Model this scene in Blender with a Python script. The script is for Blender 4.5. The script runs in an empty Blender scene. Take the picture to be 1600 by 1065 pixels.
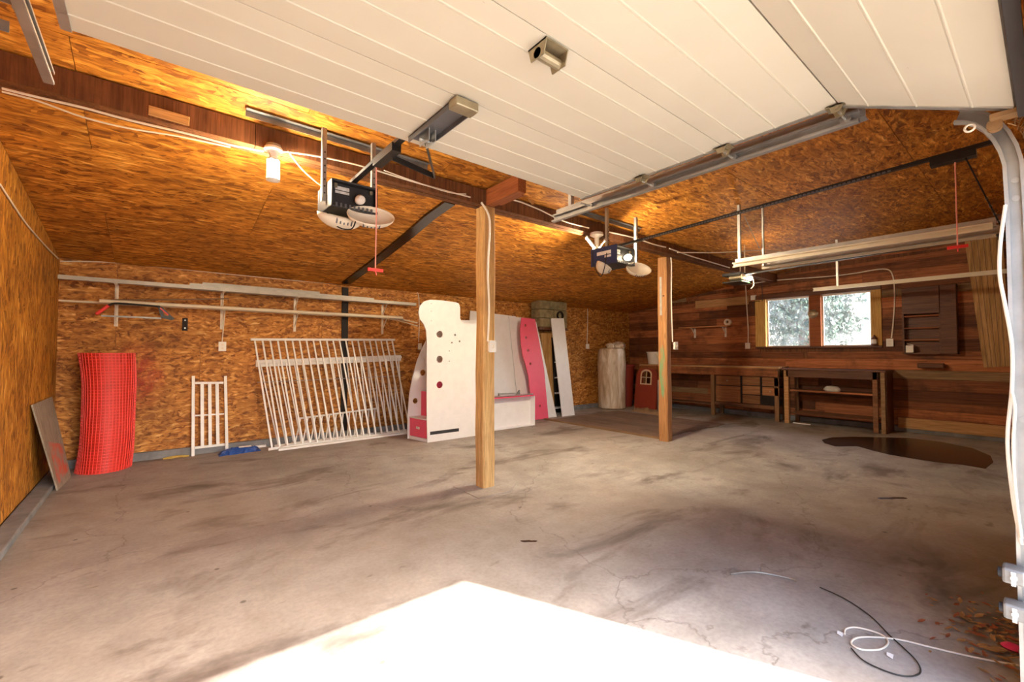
import bpy, bmesh, math, random
from mathutils import Vector, Matrix, Euler
from mathutils.geometry import tessellate_polygon
random.seed(7)
S = bpy.context.scene
COL = S.collection
R = math.radians

# ------------------------------------------------------------------ camera
FPX, CX, CY, CAMH = 688.0, 800.0, 532.5, 1.35
YAW, PIT = R(39.2), R(1.66)
FW = Vector((math.sin(YAW)*math.cos(PIT), math.cos(YAW)*math.cos(PIT), math.sin(PIT)))
RT = Vector((math.cos(YAW), -math.sin(YAW), 0))
UP = RT.cross(FW)
CAM = Vector((0, 0, CAMH))
cam = bpy.data.cameras.new('camera'); co = bpy.data.objects.new('camera', cam); COL.objects.link(co)
co.location = CAM
co.rotation_euler = (R(90)+PIT, 0, -YAW)
cam.sensor_width = 36; cam.sensor_fit = 'HORIZONTAL'; cam.lens = FPX/1600*36; cam.clip_start = .02
S.camera = co

# ------------------------------------------------------------------ light
SUN_AZ, SUN_EL = R(24), R(40)          # travels towards +Y, a little towards -X
w = bpy.data.worlds.new('world'); S.world = w; w.use_nodes = True
nt = w.node_tree; nt.nodes.clear()
sky = nt.nodes.new('ShaderNodeTexSky'); sky.sky_type = 'NISHITA'; sky.sun_disc = False
sky.sun_elevation = SUN_EL; sky.sun_rotation = R(180)-SUN_AZ; sky.air_density = .8; sky.dust_density = 3.0; sky.ozone_density = .4
bg = nt.nodes.new('ShaderNodeBackground'); bg.inputs['Strength'].default_value = .3
wo = nt.nodes.new('ShaderNodeOutputWorld')
nt.links.new(sky.outputs[0], bg.inputs[0]); nt.links.new(bg.outputs[0], wo.inputs[0])
sl = bpy.data.lights.new('sun', 'SUN'); sl.energy = 3.5; sl.angle = R(.53); sl.color = (1, .96, .9)
so = bpy.data.objects.new('sun', sl); COL.objects.link(so)
so.rotation_euler = Vector((-math.sin(SUN_AZ)*math.cos(SUN_EL), math.cos(SUN_AZ)*math.cos(SUN_EL), -math.sin(SUN_EL))).to_track_quat('-Z', 'Y').to_euler()
so.location = (6, -9, 9)
S.view_settings.view_transform = 'Standard'; S.view_settings.look = 'None'
S.view_settings.gamma = 1; S.view_settings.use_curve_mapping = False
S.view_settings.exposure = 2.6
S.cycles.max_bounces = 14; S.cycles.diffuse_bounces = 7; S.cycles.transparent_max_bounces = 12
S.cycles.caustics_reflective = False; S.cycles.caustics_refractive = False

# ------------------------------------------------------------------ helpers
XL, XR, YB, HB, SL = -.87, 10.15, 7.34, 2.475, .15
def ceil_z(y): return HB + SL*(YB-y)
def ray(px, py): return FW + RT*((px-CX)/FPX) - UP*((py-CY)/FPX)
def P(px, py, ax, v):
    """the point where the line of sight of a pixel meets the plane ax = v"""
    d = ray(px, py); i = 'xyz'.index(ax)
    return CAM + d*((v-CAM[i])/d[i])
def PC(px, py, drop=0):
    """... meets the sloping ceiling"""
    d = ray(px, py)
    return CAM + d*((HB-drop+SL*YB-CAM.z)/(d.z+SL*d.y))
def V(*a): return Vector(a[0]) if len(a) == 1 else Vector(a)

class MB:
    def __init__(s, o=(0, 0, 0)): s.v = []; s.f = []; s.o = Vector(o)
    def add(s, vs, fs):
        b = len(s.v); s.v += [Vector(p)-s.o for p in vs]; s.f += [[i+b for i in f] for f in fs]; return s
    def hexa(s, q): return s.add(q, [(3,2,1,0),(4,5,6,7),(0,1,5,4),(1,2,6,5),(2,3,7,6),(3,0,4,7)])
    def box(s, x0, x1, y0, y1, z0, z1):
        return s.hexa([(x0,y0,z0),(x1,y0,z0),(x1,y1,z0),(x0,y1,z0),(x0,y0,z1),(x1,y0,z1),(x1,y1,z1),(x0,y1,z1)])
    def bar(s, p, q, w, h, up=(0, 0, 1)):
        p, q, up = V(p), V(q), V(up); d = (q-p).normalized()
        if abs(d.dot(up)) > .98: up = Vector((0, 1, 0))
        sd = d.cross(up).normalized()*(w/2); u = sd.cross(d).normalized()*(h/2)
        return s.hexa([p-sd-u, p+sd-u, q+sd-u, q-sd-u, p-sd+u, p+sd+u, q+sd+u, q-sd+u])
    def slab(s, quad, t):
        """four corners, thickened by vector t"""
        q = [V(a) for a in quad]; t = V(t)
        n = (q[1]-q[0]).cross(q[2]-q[0])
        if n.dot(t) < 0: q = q[::-1]
        return s.hexa(q + [a+t for a in q])
    def tube(s, pts, r, n=8, smooth=0):
        pts = [V(p) for p in pts]
        if smooth:
            if isinstance(r, (list, tuple)): r = [r[min(int(i/smooth), len(r)-1)] for i in range((len(pts)-1)*smooth+1)]
            pts = spline(pts, smooth)
        rings = []; u = None
        for i, p in enumerate(pts):
            d = (pts[min(i+1, len(pts)-1)]-pts[max(i-1, 0)]).normalized()
            if u is None: u = d.orthogonal().normalized()
            u = (u-d*u.dot(d)).normalized(); v = d.cross(u)
            rr = r[i] if isinstance(r, (list, tuple)) else r
            rings.append([p+(u*math.cos(2*math.pi*k/n)+v*math.sin(2*math.pi*k/n))*rr for k in range(n)])
        m = len(rings)
        fs = [(i*n+k, i*n+(k+1) % n, (i+1)*n+(k+1) % n, (i+1)*n+k) for i in range(m-1) for k in range(n)]
        fs += [tuple(range(n))[::-1], tuple((m-1)*n+k for k in range(n))]
        return s.add([a for rg in rings for a in rg], fs)
    def cyl(s, p, q, r, r2=None, n=16): return s.tube([p, q], [r, r if r2 is None else r2], n)
    def lathe(s, c, prof, n=24, ax='z', caps=True):
        vs = []; c = V(c)
        for r, z in prof:
            for k in range(n):
                a = 2*math.pi*k/n; x, y = r*math.cos(a), r*math.sin(a)
                vs.append(c+Vector({'z': (x, y, z), 'y': (x, z, y), 'x': (z, x, y)}[ax]))
        m = len(prof)
        fs = [(i*n+k, i*n+(k+1) % n, (i+1)*n+(k+1) % n, (i+1)*n+k) for i in range(m-1) for k in range(n)]
        if caps: fs += [tuple(range(n))[::-1], tuple((m-1)*n+k for k in range(n))]
        return s.add(vs, fs)
    def prism(s, outer, holes, t):
        """planar polygon of 3D points with holes, thickened by t"""
        loops = [[V(p) for p in outer]]+[[V(p) for p in h] for h in holes]; t = V(t)
        flat = [p for l in loops for p in l]; n = len(flat)
        tris = tessellate_polygon(loops)
        fs = [tuple(a) for a in tris]+[tuple(i+n for i in reversed(a)) for a in tris]
        b = 0
        for l in loops:
            m = len(l); fs += [(b+i, b+(i+1) % m, n+b+(i+1) % m, n+b+i) for i in range(m)]; b += m
        return s.add(flat+[p+t for p in flat], fs)
    def build(s, name, mat, parent=None, smooth=False, bevel=0, loc=None):
        me = bpy.data.meshes.new(name); me.from_pydata([tuple(a) for a in s.v], [], s.f)
        bm = bmesh.new(); bm.from_mesh(me); bmesh.ops.recalc_face_normals(bm, faces=bm.faces); bm.to_mesh(me); bm.free()
        me.materials.append(M[mat])
        o = bpy.data.objects.new(name, me); COL.objects.link(o)
        if smooth:
            for p in me.polygons: p.use_smooth = True
            me.set_sharp_from_angle(angle=R(40))
        if parent: o.parent = parent
        elif s.o.length: o.location = s.o
        if loc is not None: o.location = loc
        if bevel:
            b = o.modifiers.new('bevel', 'BEVEL'); b.width = bevel; b.segments = 2; b.limit_method = 'ANGLE'
        return o
def spline(pts, k):
    out = []; n = len(pts)
    for i in range(n-1):
        a, b, c, d = pts[max(i-1, 0)], pts[i], pts[i+1], pts[min(i+2, n-1)]
        for j in range(k):
            t = j/k
            out.append(.5*((2*b)+(c-a)*t+(2*a-5*b+4*c-d)*t*t+(3*b-a-3*c+d)*t**3))
    return out+[pts[-1]]
def tag(o, label=None, cat=None, group=None, kind=None):
    if label: o['label'] = label
    if cat: o['category'] = cat
    if group: o['group'] = group
    if kind: o['kind'] = kind
    return o
def thing(name, label, cat, loc=(0, 0, 0), rot=(0, 0, 0), group=None):
    o = bpy.data.objects.new(name, None); COL.objects.link(o); o.location = loc; o.rotation_euler = rot
    o.empty_display_size = .1
    return tag(o, label, cat, group)
def circ(c, r, u, v, n=20): return [V(c)+V(u)*r*math.cos(2*math.pi*k/n)+V(v)*r*math.sin(2*math.pi*k/n) for k in range(n)]
def child(o, parent, name=None):
    c = o.copy(); COL.objects.link(c); c.parent = parent
    return c

# ------------------------------------------------------------------ materials
M = {}
def newmat(name, rough=.6, metal=0.0, col=None, spec=.5):
    m = bpy.data.materials.new(name); m.use_nodes = True; M[name] = m
    b = m.node_tree.nodes['Principled BSDF']
    b.inputs['Roughness'].default_value = rough; b.inputs['Metallic'].default_value = metal
    b.inputs['Specular IOR Level'].default_value = spec
    if col: b.inputs['Base Color'].default_value = (*col, 1)
    return m, m.node_tree.nodes, m.node_tree.links, b
def ramp(N, stops):
    r = N.new('ShaderNodeValToRGB'); e = r.color_ramp.elements
    while len(e) > 1: e.remove(e[-1])
    e[0].position = stops[0][0]; e[0].color = (*stops[0][1], 1)
    for p, c in stops[1:]:
        x = e.new(p); x.color = (*c, 1)
    return r
def mathn(N, L, op, a, b=None, clamp=False):
    n = N.new('ShaderNodeMath'); n.operation = op; n.use_clamp = clamp
    for i, x in enumerate((a, b)):
        if x is None: continue
        if isinstance(x, (int, float)): n.inputs[i].default_value = x
        else: L.new(x, n.inputs[i])
    return n.outputs[0]
def coords(N, L, scale=(1, 1, 1), rot=(0, 0, 0), rand=True, src=None):
    """object coordinates, moved by the object's random number so that no two pieces look the same"""
    if src is None:
        tc = N.new('ShaderNodeTexCoord'); src = tc.outputs['Object']
        if rand:
            oi = N.new('ShaderNodeObjectInfo')
            a = N.new('ShaderNodeVectorMath'); a.operation = 'ADD'
            sc = mathn(N, L, 'MULTIPLY', oi.outputs['Random'], 37.0)
            L.new(src, a.inputs[0]); L.new(sc, a.inputs[1]); src = a.outputs[0]
    mp = N.new('ShaderNodeMapping'); mp.inputs['Scale'].default_value = scale; mp.inputs['Rotation'].default_value = rot
    L.new(src, mp.inputs['Vector']); return mp.outputs[0]
def noise(N, L, vec, scale, detail=4, rough=.55, dist=0):
    n = N.new('ShaderNodeTexNoise'); n.inputs['Scale'].default_value = scale; n.inputs['Detail'].default_value = detail
    n.inputs['Roughness'].default_value = rough; n.inputs['Distortion'].default_value = dist
    L.new(vec, n.inputs['Vector']); return n
def mix(N, L, f, a, b, mode='MIX'):
    n = N.new('ShaderNodeMix'); n.data_type = 'RGBA'; n.blend_type = mode
    for i, x in ((0, f), (6, a), (7, b)):
        if isinstance(x, (int, float)): n.inputs[i].default_value = x
        elif isinstance(x, tuple): n.inputs[i].default_value = (*x, 1)
        else: L.new(x, n.inputs[i])
    return n.outputs[2]
def bump(N, L, b, h, strength, dist=.01):
    n = N.new('ShaderNodeBump'); n.inputs['Strength'].default_value = strength; n.inputs['Distance'].default_value = dist
    L.new(h, n.inputs['Height']); L.new(n.outputs[0], b.inputs['Normal'])

def osb(name, axis, gain=1.0, mould=False, st=1.0, tint=(1, 1, 1)):
    """oriented strand board: long flakes along the axis, a layer of crossing flakes on top"""
    m, N, L, b = newmat(name, .62, spec=.3)
    base = coords(N, L)
    wz = noise(N, L, base, 4.5, 2); vm = N.new('ShaderNodeVectorMath'); vm.operation = 'SCALE'; vm.inputs['Scale'].default_value = .08
    L.new(wz.outputs['Color'], vm.inputs[0])
    ad = N.new('ShaderNodeVectorMath'); ad.operation = 'ADD'; L.new(base, ad.inputs[0]); L.new(vm.outputs[0], ad.inputs[1])
    lay = []
    for k, (ang, ln, wd, amp) in enumerate(((.1, 6, 33, 1), (-.4, 6.5, 36, .97), (.5, 6, 30, .94), (1.2, 8, 33, .8))):
        ln /= st; ang /= st
        if axis == 'x': sc, rt = (ln, wd, wd), (0, ang, ang)
        elif axis == 'y': sc, rt = (wd, ln, wd), (0, 0, ang)
        else: sc, rt = (wd, wd, ln), (ang, 0, 0)
        r1 = coords(N, L, (1, 1, 1), rt, src=ad.outputs[0])
        c = coords(N, L, sc, (0, 0, 0), src=r1)
        v = N.new('ShaderNodeTexVoronoi'); v.inputs['Scale'].default_value = 1; v.feature = 'F1'; L.new(c, v.inputs['Vector'])
        sp = N.new('ShaderNodeSeparateColor'); L.new(v.outputs['Color'], sp.inputs[0])
        e = mathn(N, L, 'SUBTRACT', 1.0, mathn(N, L, 'MULTIPLY', v.outputs['Distance'], .35))
        lay.append(mathn(N, L, 'MULTIPLY', mathn(N, L, 'MULTIPLY', sp.outputs[k % 3], e), amp))
    val = lay[0]
    for x in lay[1:]: val = mathn(N, L, 'MAXIMUM', val, x)
    def gt(*c): return tuple(x*gain*t for x, t in zip(c, tint))
    rp = ramp(N, [(.32, gt(.19, .064, .013)), (.52, gt(.37, .145, .028)), (.7, gt(.50, .215, .046)), (.84, gt(.63, .31, .08)), (.96, gt(.84, .54, .22))])
    L.new(val, rp.inputs[0]); colr = rp.outputs[0]
    big = noise(N, L, base, 1.6, 3)
    br = ramp(N, [(.35, (.80, .78, .74)), (.65, (1.08, 1.06, 1.02))]); L.new(big.outputs[0], br.inputs[0])
    colr = mix(N, L, 1.0, colr, br.outputs[0], 'MULTIPLY')
    gs = {'x': (6, 90, 90), 'y': (90, 6, 90), 'z': (90, 90, 6)}[axis]
    gr = noise(N, L, coords(N, L, gs, (.05, .1, .1), src=ad.outputs[0]), 1.0, 3, .6)
    gm = ramp(N, [(.32, (.62, .55, .48)), (.52, (1, 1, 1)), (.7, (1.16, 1.18, 1.2))]); L.new(gr.outputs[0], gm.inputs[0])
    colr = mix(N, L, 1.0, colr, gm.outputs[0], 'MULTIPLY')
    # odd dark flakes
    dk = N.new('ShaderNodeTexVoronoi'); dk.inputs['Scale'].default_value = 1
    sc = {'x': (7, 22, 22), 'y': (22, 7, 22), 'z': (22, 22, 7)}[axis]
    L.new(coords(N, L, sc, (.3, .3, .3), src=ad.outputs[0]), dk.inputs['Vector'])
    sp = N.new('ShaderNodeSeparateColor'); L.new(dk.outputs['Color'], sp.inputs[0])
    colr = mix(N, L, mathn(N, L, 'MULTIPLY', mathn(N, L, 'GREATER_THAN', sp.outputs[0], .93), .5), colr, (.16, .05, .012))
    if mould:
        mo = noise(N, L, coords(N, L, (1.2, 2.4, 1), rand=False), 1.3, 6, .7)
        mr = ramp(N, [(.62, (0, 0, 0)), (.74, (1, 1, 1))]); L.new(mo.outputs[0], mr.inputs[0])
        colr = mix(N, L, mathn(N, L, 'MULTIPLY', mr.outputs[0], .55), colr, (.05, .025, .012))
    L.new(colr, b.inputs['Base Color'])
    bump(N, L, b, val, .35, .006)
    return m
osb('osb_wall', 'x', 1.05); osb('osb_left', 'z', 1.08, tint=(1.04, 1.04, .7)); osb('osb_ceiling', 'x', 1.22, mould=True, st=1.6, tint=(1.04, .98, .6))

def wood(name, c1, c2, axis='x', fine=26, rough=.65, vary=0.0, knots=True, stain=None):
    m, N, L, b = newmat(name, rough, spec=.3)
    lo = 1.1
    sc = {'x': (lo, fine, fine), 'y': (fine, lo, fine), 'z': (fine, fine, lo)}[axis]
    base = coords(N, L); v = coords(N, L, sc, src=base)
    a = noise(N, L, v, 1.0, 5, .6, .6)
    r1 = ramp(N, [(.3, c1), (.7, c2)]); L.new(a.outputs[0], r1.inputs[0]); colr = r1.outputs[0]
    f2 = noise(N, L, v, 4.0, 3, .6)
    r2 = ramp(N, [(.35, (.72, .70, .68)), (.6, (1.05, 1.05, 1.05))]); L.new(f2.outputs[0], r2.inputs[0])
    colr = mix(N, L, 1.0, colr, r2.outputs[0], 'MULTIPLY')
    if vary:
        oi = N.new('ShaderNodeObjectInfo')
        r3 = ramp(N, [(0, (1-vary, 1-vary*1.05, 1-vary*1.1)), (1, (1+vary, 1+vary*.95, 1+vary*.9))]); L.new(oi.outputs['Random'], r3.inputs[0])
        colr = mix(N, L, 1.0, colr, r3.outputs[0], 'MULTIPLY')
    if knots:
        k = N.new('ShaderNodeTexVoronoi'); k.inputs['Scale'].default_value = 1
        ks = {'x': (1.3, 6, 6), 'y': (6, 1.3, 6), 'z': (6, 6, 1.3)}[axis]
        L.new(coords(N, L, ks, src=base), k.inputs['Vector'])
        kr = ramp(N, [(.04, (1, 1, 1)), (.11, (0, 0, 0))]); L.new(k.outputs['Distance'], kr.inputs[0])
        colr = mix(N, L, mathn(N, L, 'MULTIPLY', kr.outputs[0], .6), colr, tuple(x*.35 for x in c1))
    if stain:
        sn = noise(N, L, base, 2.2, 5, .65)
        sr = ramp(N, [(.5, (0, 0, 0)), (.68, (1, 1, 1))]); L.new(sn.outputs[0], sr.inputs[0])
        colr = mix(N, L, mathn(N, L, 'MULTIPLY', sr.outputs[0], .65), colr, stain)
    L.new(colr, b.inputs['Base Color']); bump(N, L, b, f2.outputs[0], .2, .004)
    return m
wood('pine_post', (.50, .27, .09), (.72, .47, .2), 'z', 22, stain=(.36, .2, .08))
wood('rough_post', (.34, .15, .055), (.5, .26, .1), 'z', 26)
wood('beam_wood', (.10, .035, .012), (.25, .10, .035), 'z', 20, stain=(.07, .025, .01))
wood('red_wood', (.26, .07, .02), (.38, .12, .035), 'y', 22)
wood('plank_wood', (.19, .062, .024), (.44, .165, .064), 'y', 30, vary=.6, stain=(.05, .02, .01))
wood('grey_plank', (.20, .12, .06), (.32, .20, .10), 'y', 30, vary=.2)
wood('pale_plank', (.42, .22, .09), (.58, .34, .15), 'y', 26)
wood('bench_wood', (.15, .066, .03), (.30, .14, .065), 'y', 28, vary=.3, stain=(.05, .022, .01))
wood('drawer_wood', (.20, .085, .035), (.36, .17, .075), 'y', 28, vary=.35)
wood('shelf_pine', (.48, .2, .075), (.62, .3, .12), 'y', 24)
wood('leg_wood', (.16, .08, .035), (.28, .15, .07), 'z', 28, vary=.2)
wood('dark_stain', (.085, .032, .015), (.18, .068, .03), 'y', 24, rough=.45)
wood('yellow_wood', (.52, .30, .08), (.66, .41, .13), 'z', 22)
wood('panelling', (.36, .19, .06), (.62, .38, .15), 'z', 14, rough=.5)
wood('scrap_wood', (.50, .26, .08), (.66, .38, .14), 'x', 22)
wood('weather_board', (.26, .22, .17), (.40, .34, .27), 'z', 18)
wood('floor_plank', (.15, .10, .07), (.24, .165, .12), 'y', 22, vary=.15, stain=(.09, .055, .035))

def flat(name, col, rough=.5, metal=0.0, dirt=.12, spec=.5, scale=9):
    m, N, L, b = newmat(name, rough, metal, spec=spec)
    n = noise(N, L, coords(N, L), scale, 5, .6)
    r = ramp(N, [(.3, tuple(c*(1-dirt) for c in col)), (.65, tuple(min(1, c*(1+dirt*.3)) for c in col))])
    L.new(n.outputs[0], r.inputs[0]); L.new(r.outputs[0], b.inputs['Base Color'])
    return m
def door_mat():
    m, N, L, b = newmat('door_white', .5, spec=.4)
    base = coords(N, L, rand=False)
    n = noise(N, L, base, 1.2, 4); r = ramp(N, [(.3, (.55, .51, .41)), (.7, (.61, .575, .475))]); L.new(n.outputs[0], r.inputs[0])
    s = noise(N, L, coords(N, L, (7, 26, 26)), 2.2, 3, .6); sr = ramp(N, [(.74, (0, 0, 0)), (.78, (1, 1, 1))]); L.new(s.outputs[0], sr.inputs[0])
    c = mix(N, L, mathn(N, L, 'MULTIPLY', sr.outputs[0], .45), r.outputs[0], (.36, .24, .12))
    L.new(c, b.inputs['Base Color'])
door_mat()
flat('galvanised', (.55, .55, .52), .42, .85, .25); flat('track_steel', (.46, .46, .44), .42, .8, .2)
flat('dull_steel', (.30, .30, .29), .5, .7, .3); flat('brass_steel', (.42, .36, .24), .4, .8, .3)
flat('black_metal', (.022, .021, .02), .4, .2, .3); flat('black_plastic', (.02, .02, .022), .45)
flat('grey_bar', (.16, .16, .17), .45, .5, .2); flat('blue_case', (.02, .035, .11), .4)
flat('white_paint', (.80, .78, .75), .4, 0, .08); flat('white_board', (.78, .77, .78), .38, 0, .05)
flat('cream_plastic', (.78, .70, .56), .42, 0, .06); flat('white_plastic', (.82, .79, .72), .4, 0, .05)
flat('cable_white', (.78, .70, .58), .5, 0, .1); flat('grey_channel', (.46, .43, .36), .45, .15, .15)
flat('pvc', (.74, .66, .50), .4, 0, .1); flat('brown_strip', (.2, .11, .05), .5)
flat('red_plastic', (.75, .02, .015), .4); flat('red_net', (.80, .035, .02), .42, 0, .1); flat('red_core', (.62, .03, .015), .55, 0, .15)
flat('pink_board', (.80, .085, .17), .42, 0, .04); flat('rope_pink', (.75, .28, .22), .7)
flat('blue_tarp', (.02, .075, .30), .35, 0, .2); flat('yellow_rope', (.60, .42, .10), .7)
flat('black_wrap', (.018, .009, .006), .22, 0, .4); flat('black_paint', (.014, .009, .007), .6, spec=.25)
flat('concrete_curb', (.22, .22, .225), .85, 0, .35, scale=5); flat('block', (.30, .24, .125), .9, 0, .45, scale=7)
flat('bin_red', (.30, .04, .025), .4, 0, .1); flat('toy_red', (.33, .055, .03), .45, 0, .1); flat('toy_cream', (.74, .58, .40), .45)
def lit(name, col, strength):
    m, N, L, b = newmat(name, .4, col=(.85, .83, .8)); b.inputs['Emission Color'].default_value = (*col, 1); b.inputs['Emission Strength'].default_value = strength
lit('lamp_glow', (1, .82, .58), 300); lit('tube_glow', (1, .82, .58), 115); lit('bulb_glow', (1, .78, .5), 55); lit('bulb_dim', (1, .78, .5), 8)
flat('bulb_glass', (.85, .83, .78), .2); flat('leaf_red', (.30, .09, .035), .7, 0, .4); flat('leaf_tan', (.38, .22, .09), .7, 0, .4)
flat('magenta', (.72, .03, .16), .5); flat('putty', (.50, .48, .43), .7, 0, .2); flat('cardboard', (.40, .28, .16), .8, 0, .15)
flat('puddle_stain', (.03, .018, .010), .22, 0, .3, .35, 3); flat('rust', (.30, .17, .07), .7, 0, .3)
flat('green_board', (.02, .13, .05), .5); flat('sign_print', (.62, .62, .60), .5, 0, .3, scale=60)
flat('black_label', (.03, .03, .035), .5); flat('outside_ground', (.40, .37, .32), .9, 0, .2, scale=2)
flat('outside_wall', (.72, .72, .70), .8, 0, .05); flat('outside_roof', (.25, .22, .20), .8); flat('bark', (.16, .11, .07), .9, 0, .3)
flat('straw', (.50, .33, .15), .8, 0, .3, scale=30); flat('fluff', (.55, .52, .50), .9, 0, .2); flat('mesh_grey', (.30, .29, .27), .6)
def leaf_mat():
    m, N, L, b = newmat('foliage', .6)
    oi = N.new('ShaderNodeTexCoord'); n = noise(N, L, oi.outputs['Object'], 2, 3)
    r = ramp(N, [(.3, (.03, .07, .05)), (.7, (.06, .12, .08))]); L.new(n.outputs[0], r.inputs[0]); L.new(r.outputs[0], b.inputs['Base Color'])
leaf_mat()
def wrap_mat():
    m, N, L, b = newmat('plastic_wrap', .22, spec=.6)
    v = coords(N, L, (7, 7, 1.6), (.25, .2, 0)); n = noise(N, L, v, 1.0, 4, .6, 1.2)
    r = ramp(N, [(.35, (.44, .33, .22)), (.55, (.64, .53, .40)), (.7, (.82, .76, .68))]); L.new(n.outputs[0], r.inputs[0])
    L.new(r.outputs[0], b.inputs['Base Color']); bump(N, L, b, n.outputs[0], .8, .03)
wrap_mat()
def glass_mat():
    m, N, L, b = newmat('window_glass', .1)
    N.remove(b); o = N['Material Output']
    t = N.new('ShaderNodeBsdfTransparent'); g = N.new('ShaderNodeBsdfGlossy'); g.inputs['Roughness'].default_value = .05
    d = N.new('ShaderNodeBsdfTranslucent'); d.inputs[0].default_value = (.75, .78, .8, 1)
    n = noise(N, L, coords(N, L), 6, 5, .65); r = ramp(N, [(.4, (.02,)*3), (.8, (.12,)*3)]); L.new(n.outputs[0], r.inputs[0])
    m1 = N.new('ShaderNodeMixShader'); L.new(r.outputs[0], m1.inputs[0]); L.new(t.outputs[0], m1.inputs[1]); L.new(d.outputs[0], m1.inputs[2])
    m2 = N.new('ShaderNodeMixShader'); m2.inputs[0].default_value = .04; L.new(m1.outputs[0], m2.inputs[1]); L.new(g.outputs[0], m2.inputs[2])
    L.new(m2.outputs[0], o.inputs['Surface'])
glass_mat()
def floor_mat():
    m, N, L, b = newmat('concrete', .72, spec=.35)
    base = coords(N, L, rand=False)
    n1 = noise(N, L, base, .55, 5, .6, .4); n2 = noise(N, L, base, 3.2, 6, .65); n3 = noise(N, L, base, 38, 4, .6)
    r1 = ramp(N, [(.32, (.255, .232, .21)), (.5, (.335, .312, .288)), (.68, (.405, .383, .36))]); L.new(n1.outputs[0], r1.inputs[0])
    r2 = ramp(N, [(.3, (.78, .77, .76)), (.62, (1.08, 1.08, 1.08))]); L.new(n2.outputs[0], r2.inputs[0])
    c = mix(N, L, 1.0, r1.outputs[0], r2.outputs[0], 'MULTIPLY')
    r3 = ramp(N, [(.3, (.86,)*3), (.6, (1.04,)*3)]); L.new(n3.outputs[0], r3.inputs[0]); c = mix(N, L, 1.0, c, r3.outputs[0], 'MULTIPLY')
    dn = noise(N, L, base, .33, 3, .5); drp = ramp(N, [(.42, (0, 0, 0)), (.62, (1, 1, 1))]); L.new(dn.outputs[0], drp.inputs[0])
    c = mix(N, L, mathn(N, L, 'MULTIPLY', drp.outputs[0], .36), c, (.30, .21, .14))
    # oil stains, drawn out along the room
    s = noise(N, L, coords(N, L, (.75, 1.5, 1), (0, 0, -.35), rand=False), 1.05, 5, .62, .5)
    sr = ramp(N, [(.54, (0, 0, 0)), (.68, (1, 1, 1))]); L.new(s.outputs[0], sr.inputs[0])
    c = mix(N, L, mathn(N, L, 'MULTIPLY', sr.outputs[0], .75), c, (.08, .055, .042))
    s2 = noise(N, L, coords(N, L, (1.3, 2.2, 1), (0, 0, .25), rand=False), 2.6, 4, .6, .3)
    sr2 = ramp(N, [(.66, (0, 0, 0)), (.74, (1, 1, 1))]); L.new(s2.outputs[0], sr2.inputs[0])
    c = mix(N, L, mathn(N, L, 'MULTIPLY', sr2.outputs[0], .55), c, (.09, .065, .05))
    # pale scuffs and small pits
    sc = noise(N, L, coords(N, L, (5, 9, 1), (0, 0, .5), rand=False), 1.7, 6, .7)
    scr = ramp(N, [(.67, (0, 0, 0)), (.75, (1, 1, 1))]); L.new(sc.outputs[0], scr.inputs[0])
    c = mix(N, L, mathn(N, L, 'MULTIPLY', scr.outputs[0], .35), c, (.5, .47, .44))
    pt = N.new('ShaderNodeTexVoronoi'); pt.inputs['Scale'].default_value = 3.3; L.new(base, pt.inputs['Vector'])
    pr_ = ramp(N, [(.035, (1, 1, 1)), (.06, (0, 0, 0))]); L.new(pt.outputs['Distance'], pr_.inputs[0])
    c = mix(N, L, mathn(N, L, 'MULTIPLY', pr_.outputs[0], .7), c, (.07, .055, .045))
    # hairline cracks
    wv = noise(N, L, base, 2.0, 5, .6); vs = N.new('ShaderNodeVectorMath'); vs.operation = 'SCALE'; vs.inputs['Scale'].default_value = .5; L.new(wv.outputs['Color'], vs.inputs[0])
    va = N.new('ShaderNodeVectorMath'); va.operation = 'ADD'; L.new(base, va.inputs[0]); L.new(vs.outputs[0], va.inputs[1])
    ck = N.new('ShaderNodeTexVoronoi'); ck.feature = 'DISTANCE_TO_EDGE'; ck.inputs['Scale'].default_value = .42; L.new(va.outputs[0], ck.inputs['Vector'])
    cr = ramp(N, [(.0008, (1, 1, 1)), (.0026, (0, 0, 0))]); L.new(ck.outputs['Distance'], cr.inputs[0])
    c = mix(N, L, mathn(N, L, 'MULTIPLY', cr.outputs[0], .38), c, (.09, .07, .055))
    L.new(c, b.inputs['Base Color'])
    h = mathn(N, L, 'SUBTRACT', n2.outputs[0], mathn(N, L, 'MULTIPLY', cr.outputs[0], .6)); bump(N, L, b, h, .25, .01)
floor_mat()

# ------------------------------------------------------------------ the room shell
floor = MB().box(XL-.1, XR+.1, -.12, YB+.1, -.12, 0).build('floor', 'concrete'); tag(floor, 'stained and cracked grey concrete garage floor', 'floor', kind='structure')
drive = MB().box(-30, 34, -40, -.12, -.16, -.02).build('driveway', 'outside_ground'); tag(drive, kind='structure')
lawn = MB().box(XR+.3, 40, -.12, 50, -.16, -.03).build('ground', 'outside_ground'); tag(lawn, kind='structure')

def sheet(parent, name, mat, c, sx, sy, sz, cache={}):
    k = (round(sx, 3), round(sy, 3), round(sz, 3), mat)
    if k in cache:
        o = cache[k].copy(); COL.objects.link(o)
    else:
        o = MB().box(-sx/2, sx/2, -sy/2, sy/2, -sz/2, sz/2).build(name, mat); cache[k] = o
    o.parent = parent; o.location = c; return o
def grid(a, b, step, start=None):
    xs = [a]; x = a+step if start is None else start
    while x < b-.05: xs.append(x); x += step
    return list(zip(xs, xs[1:]+[b]))
G = .004
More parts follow.
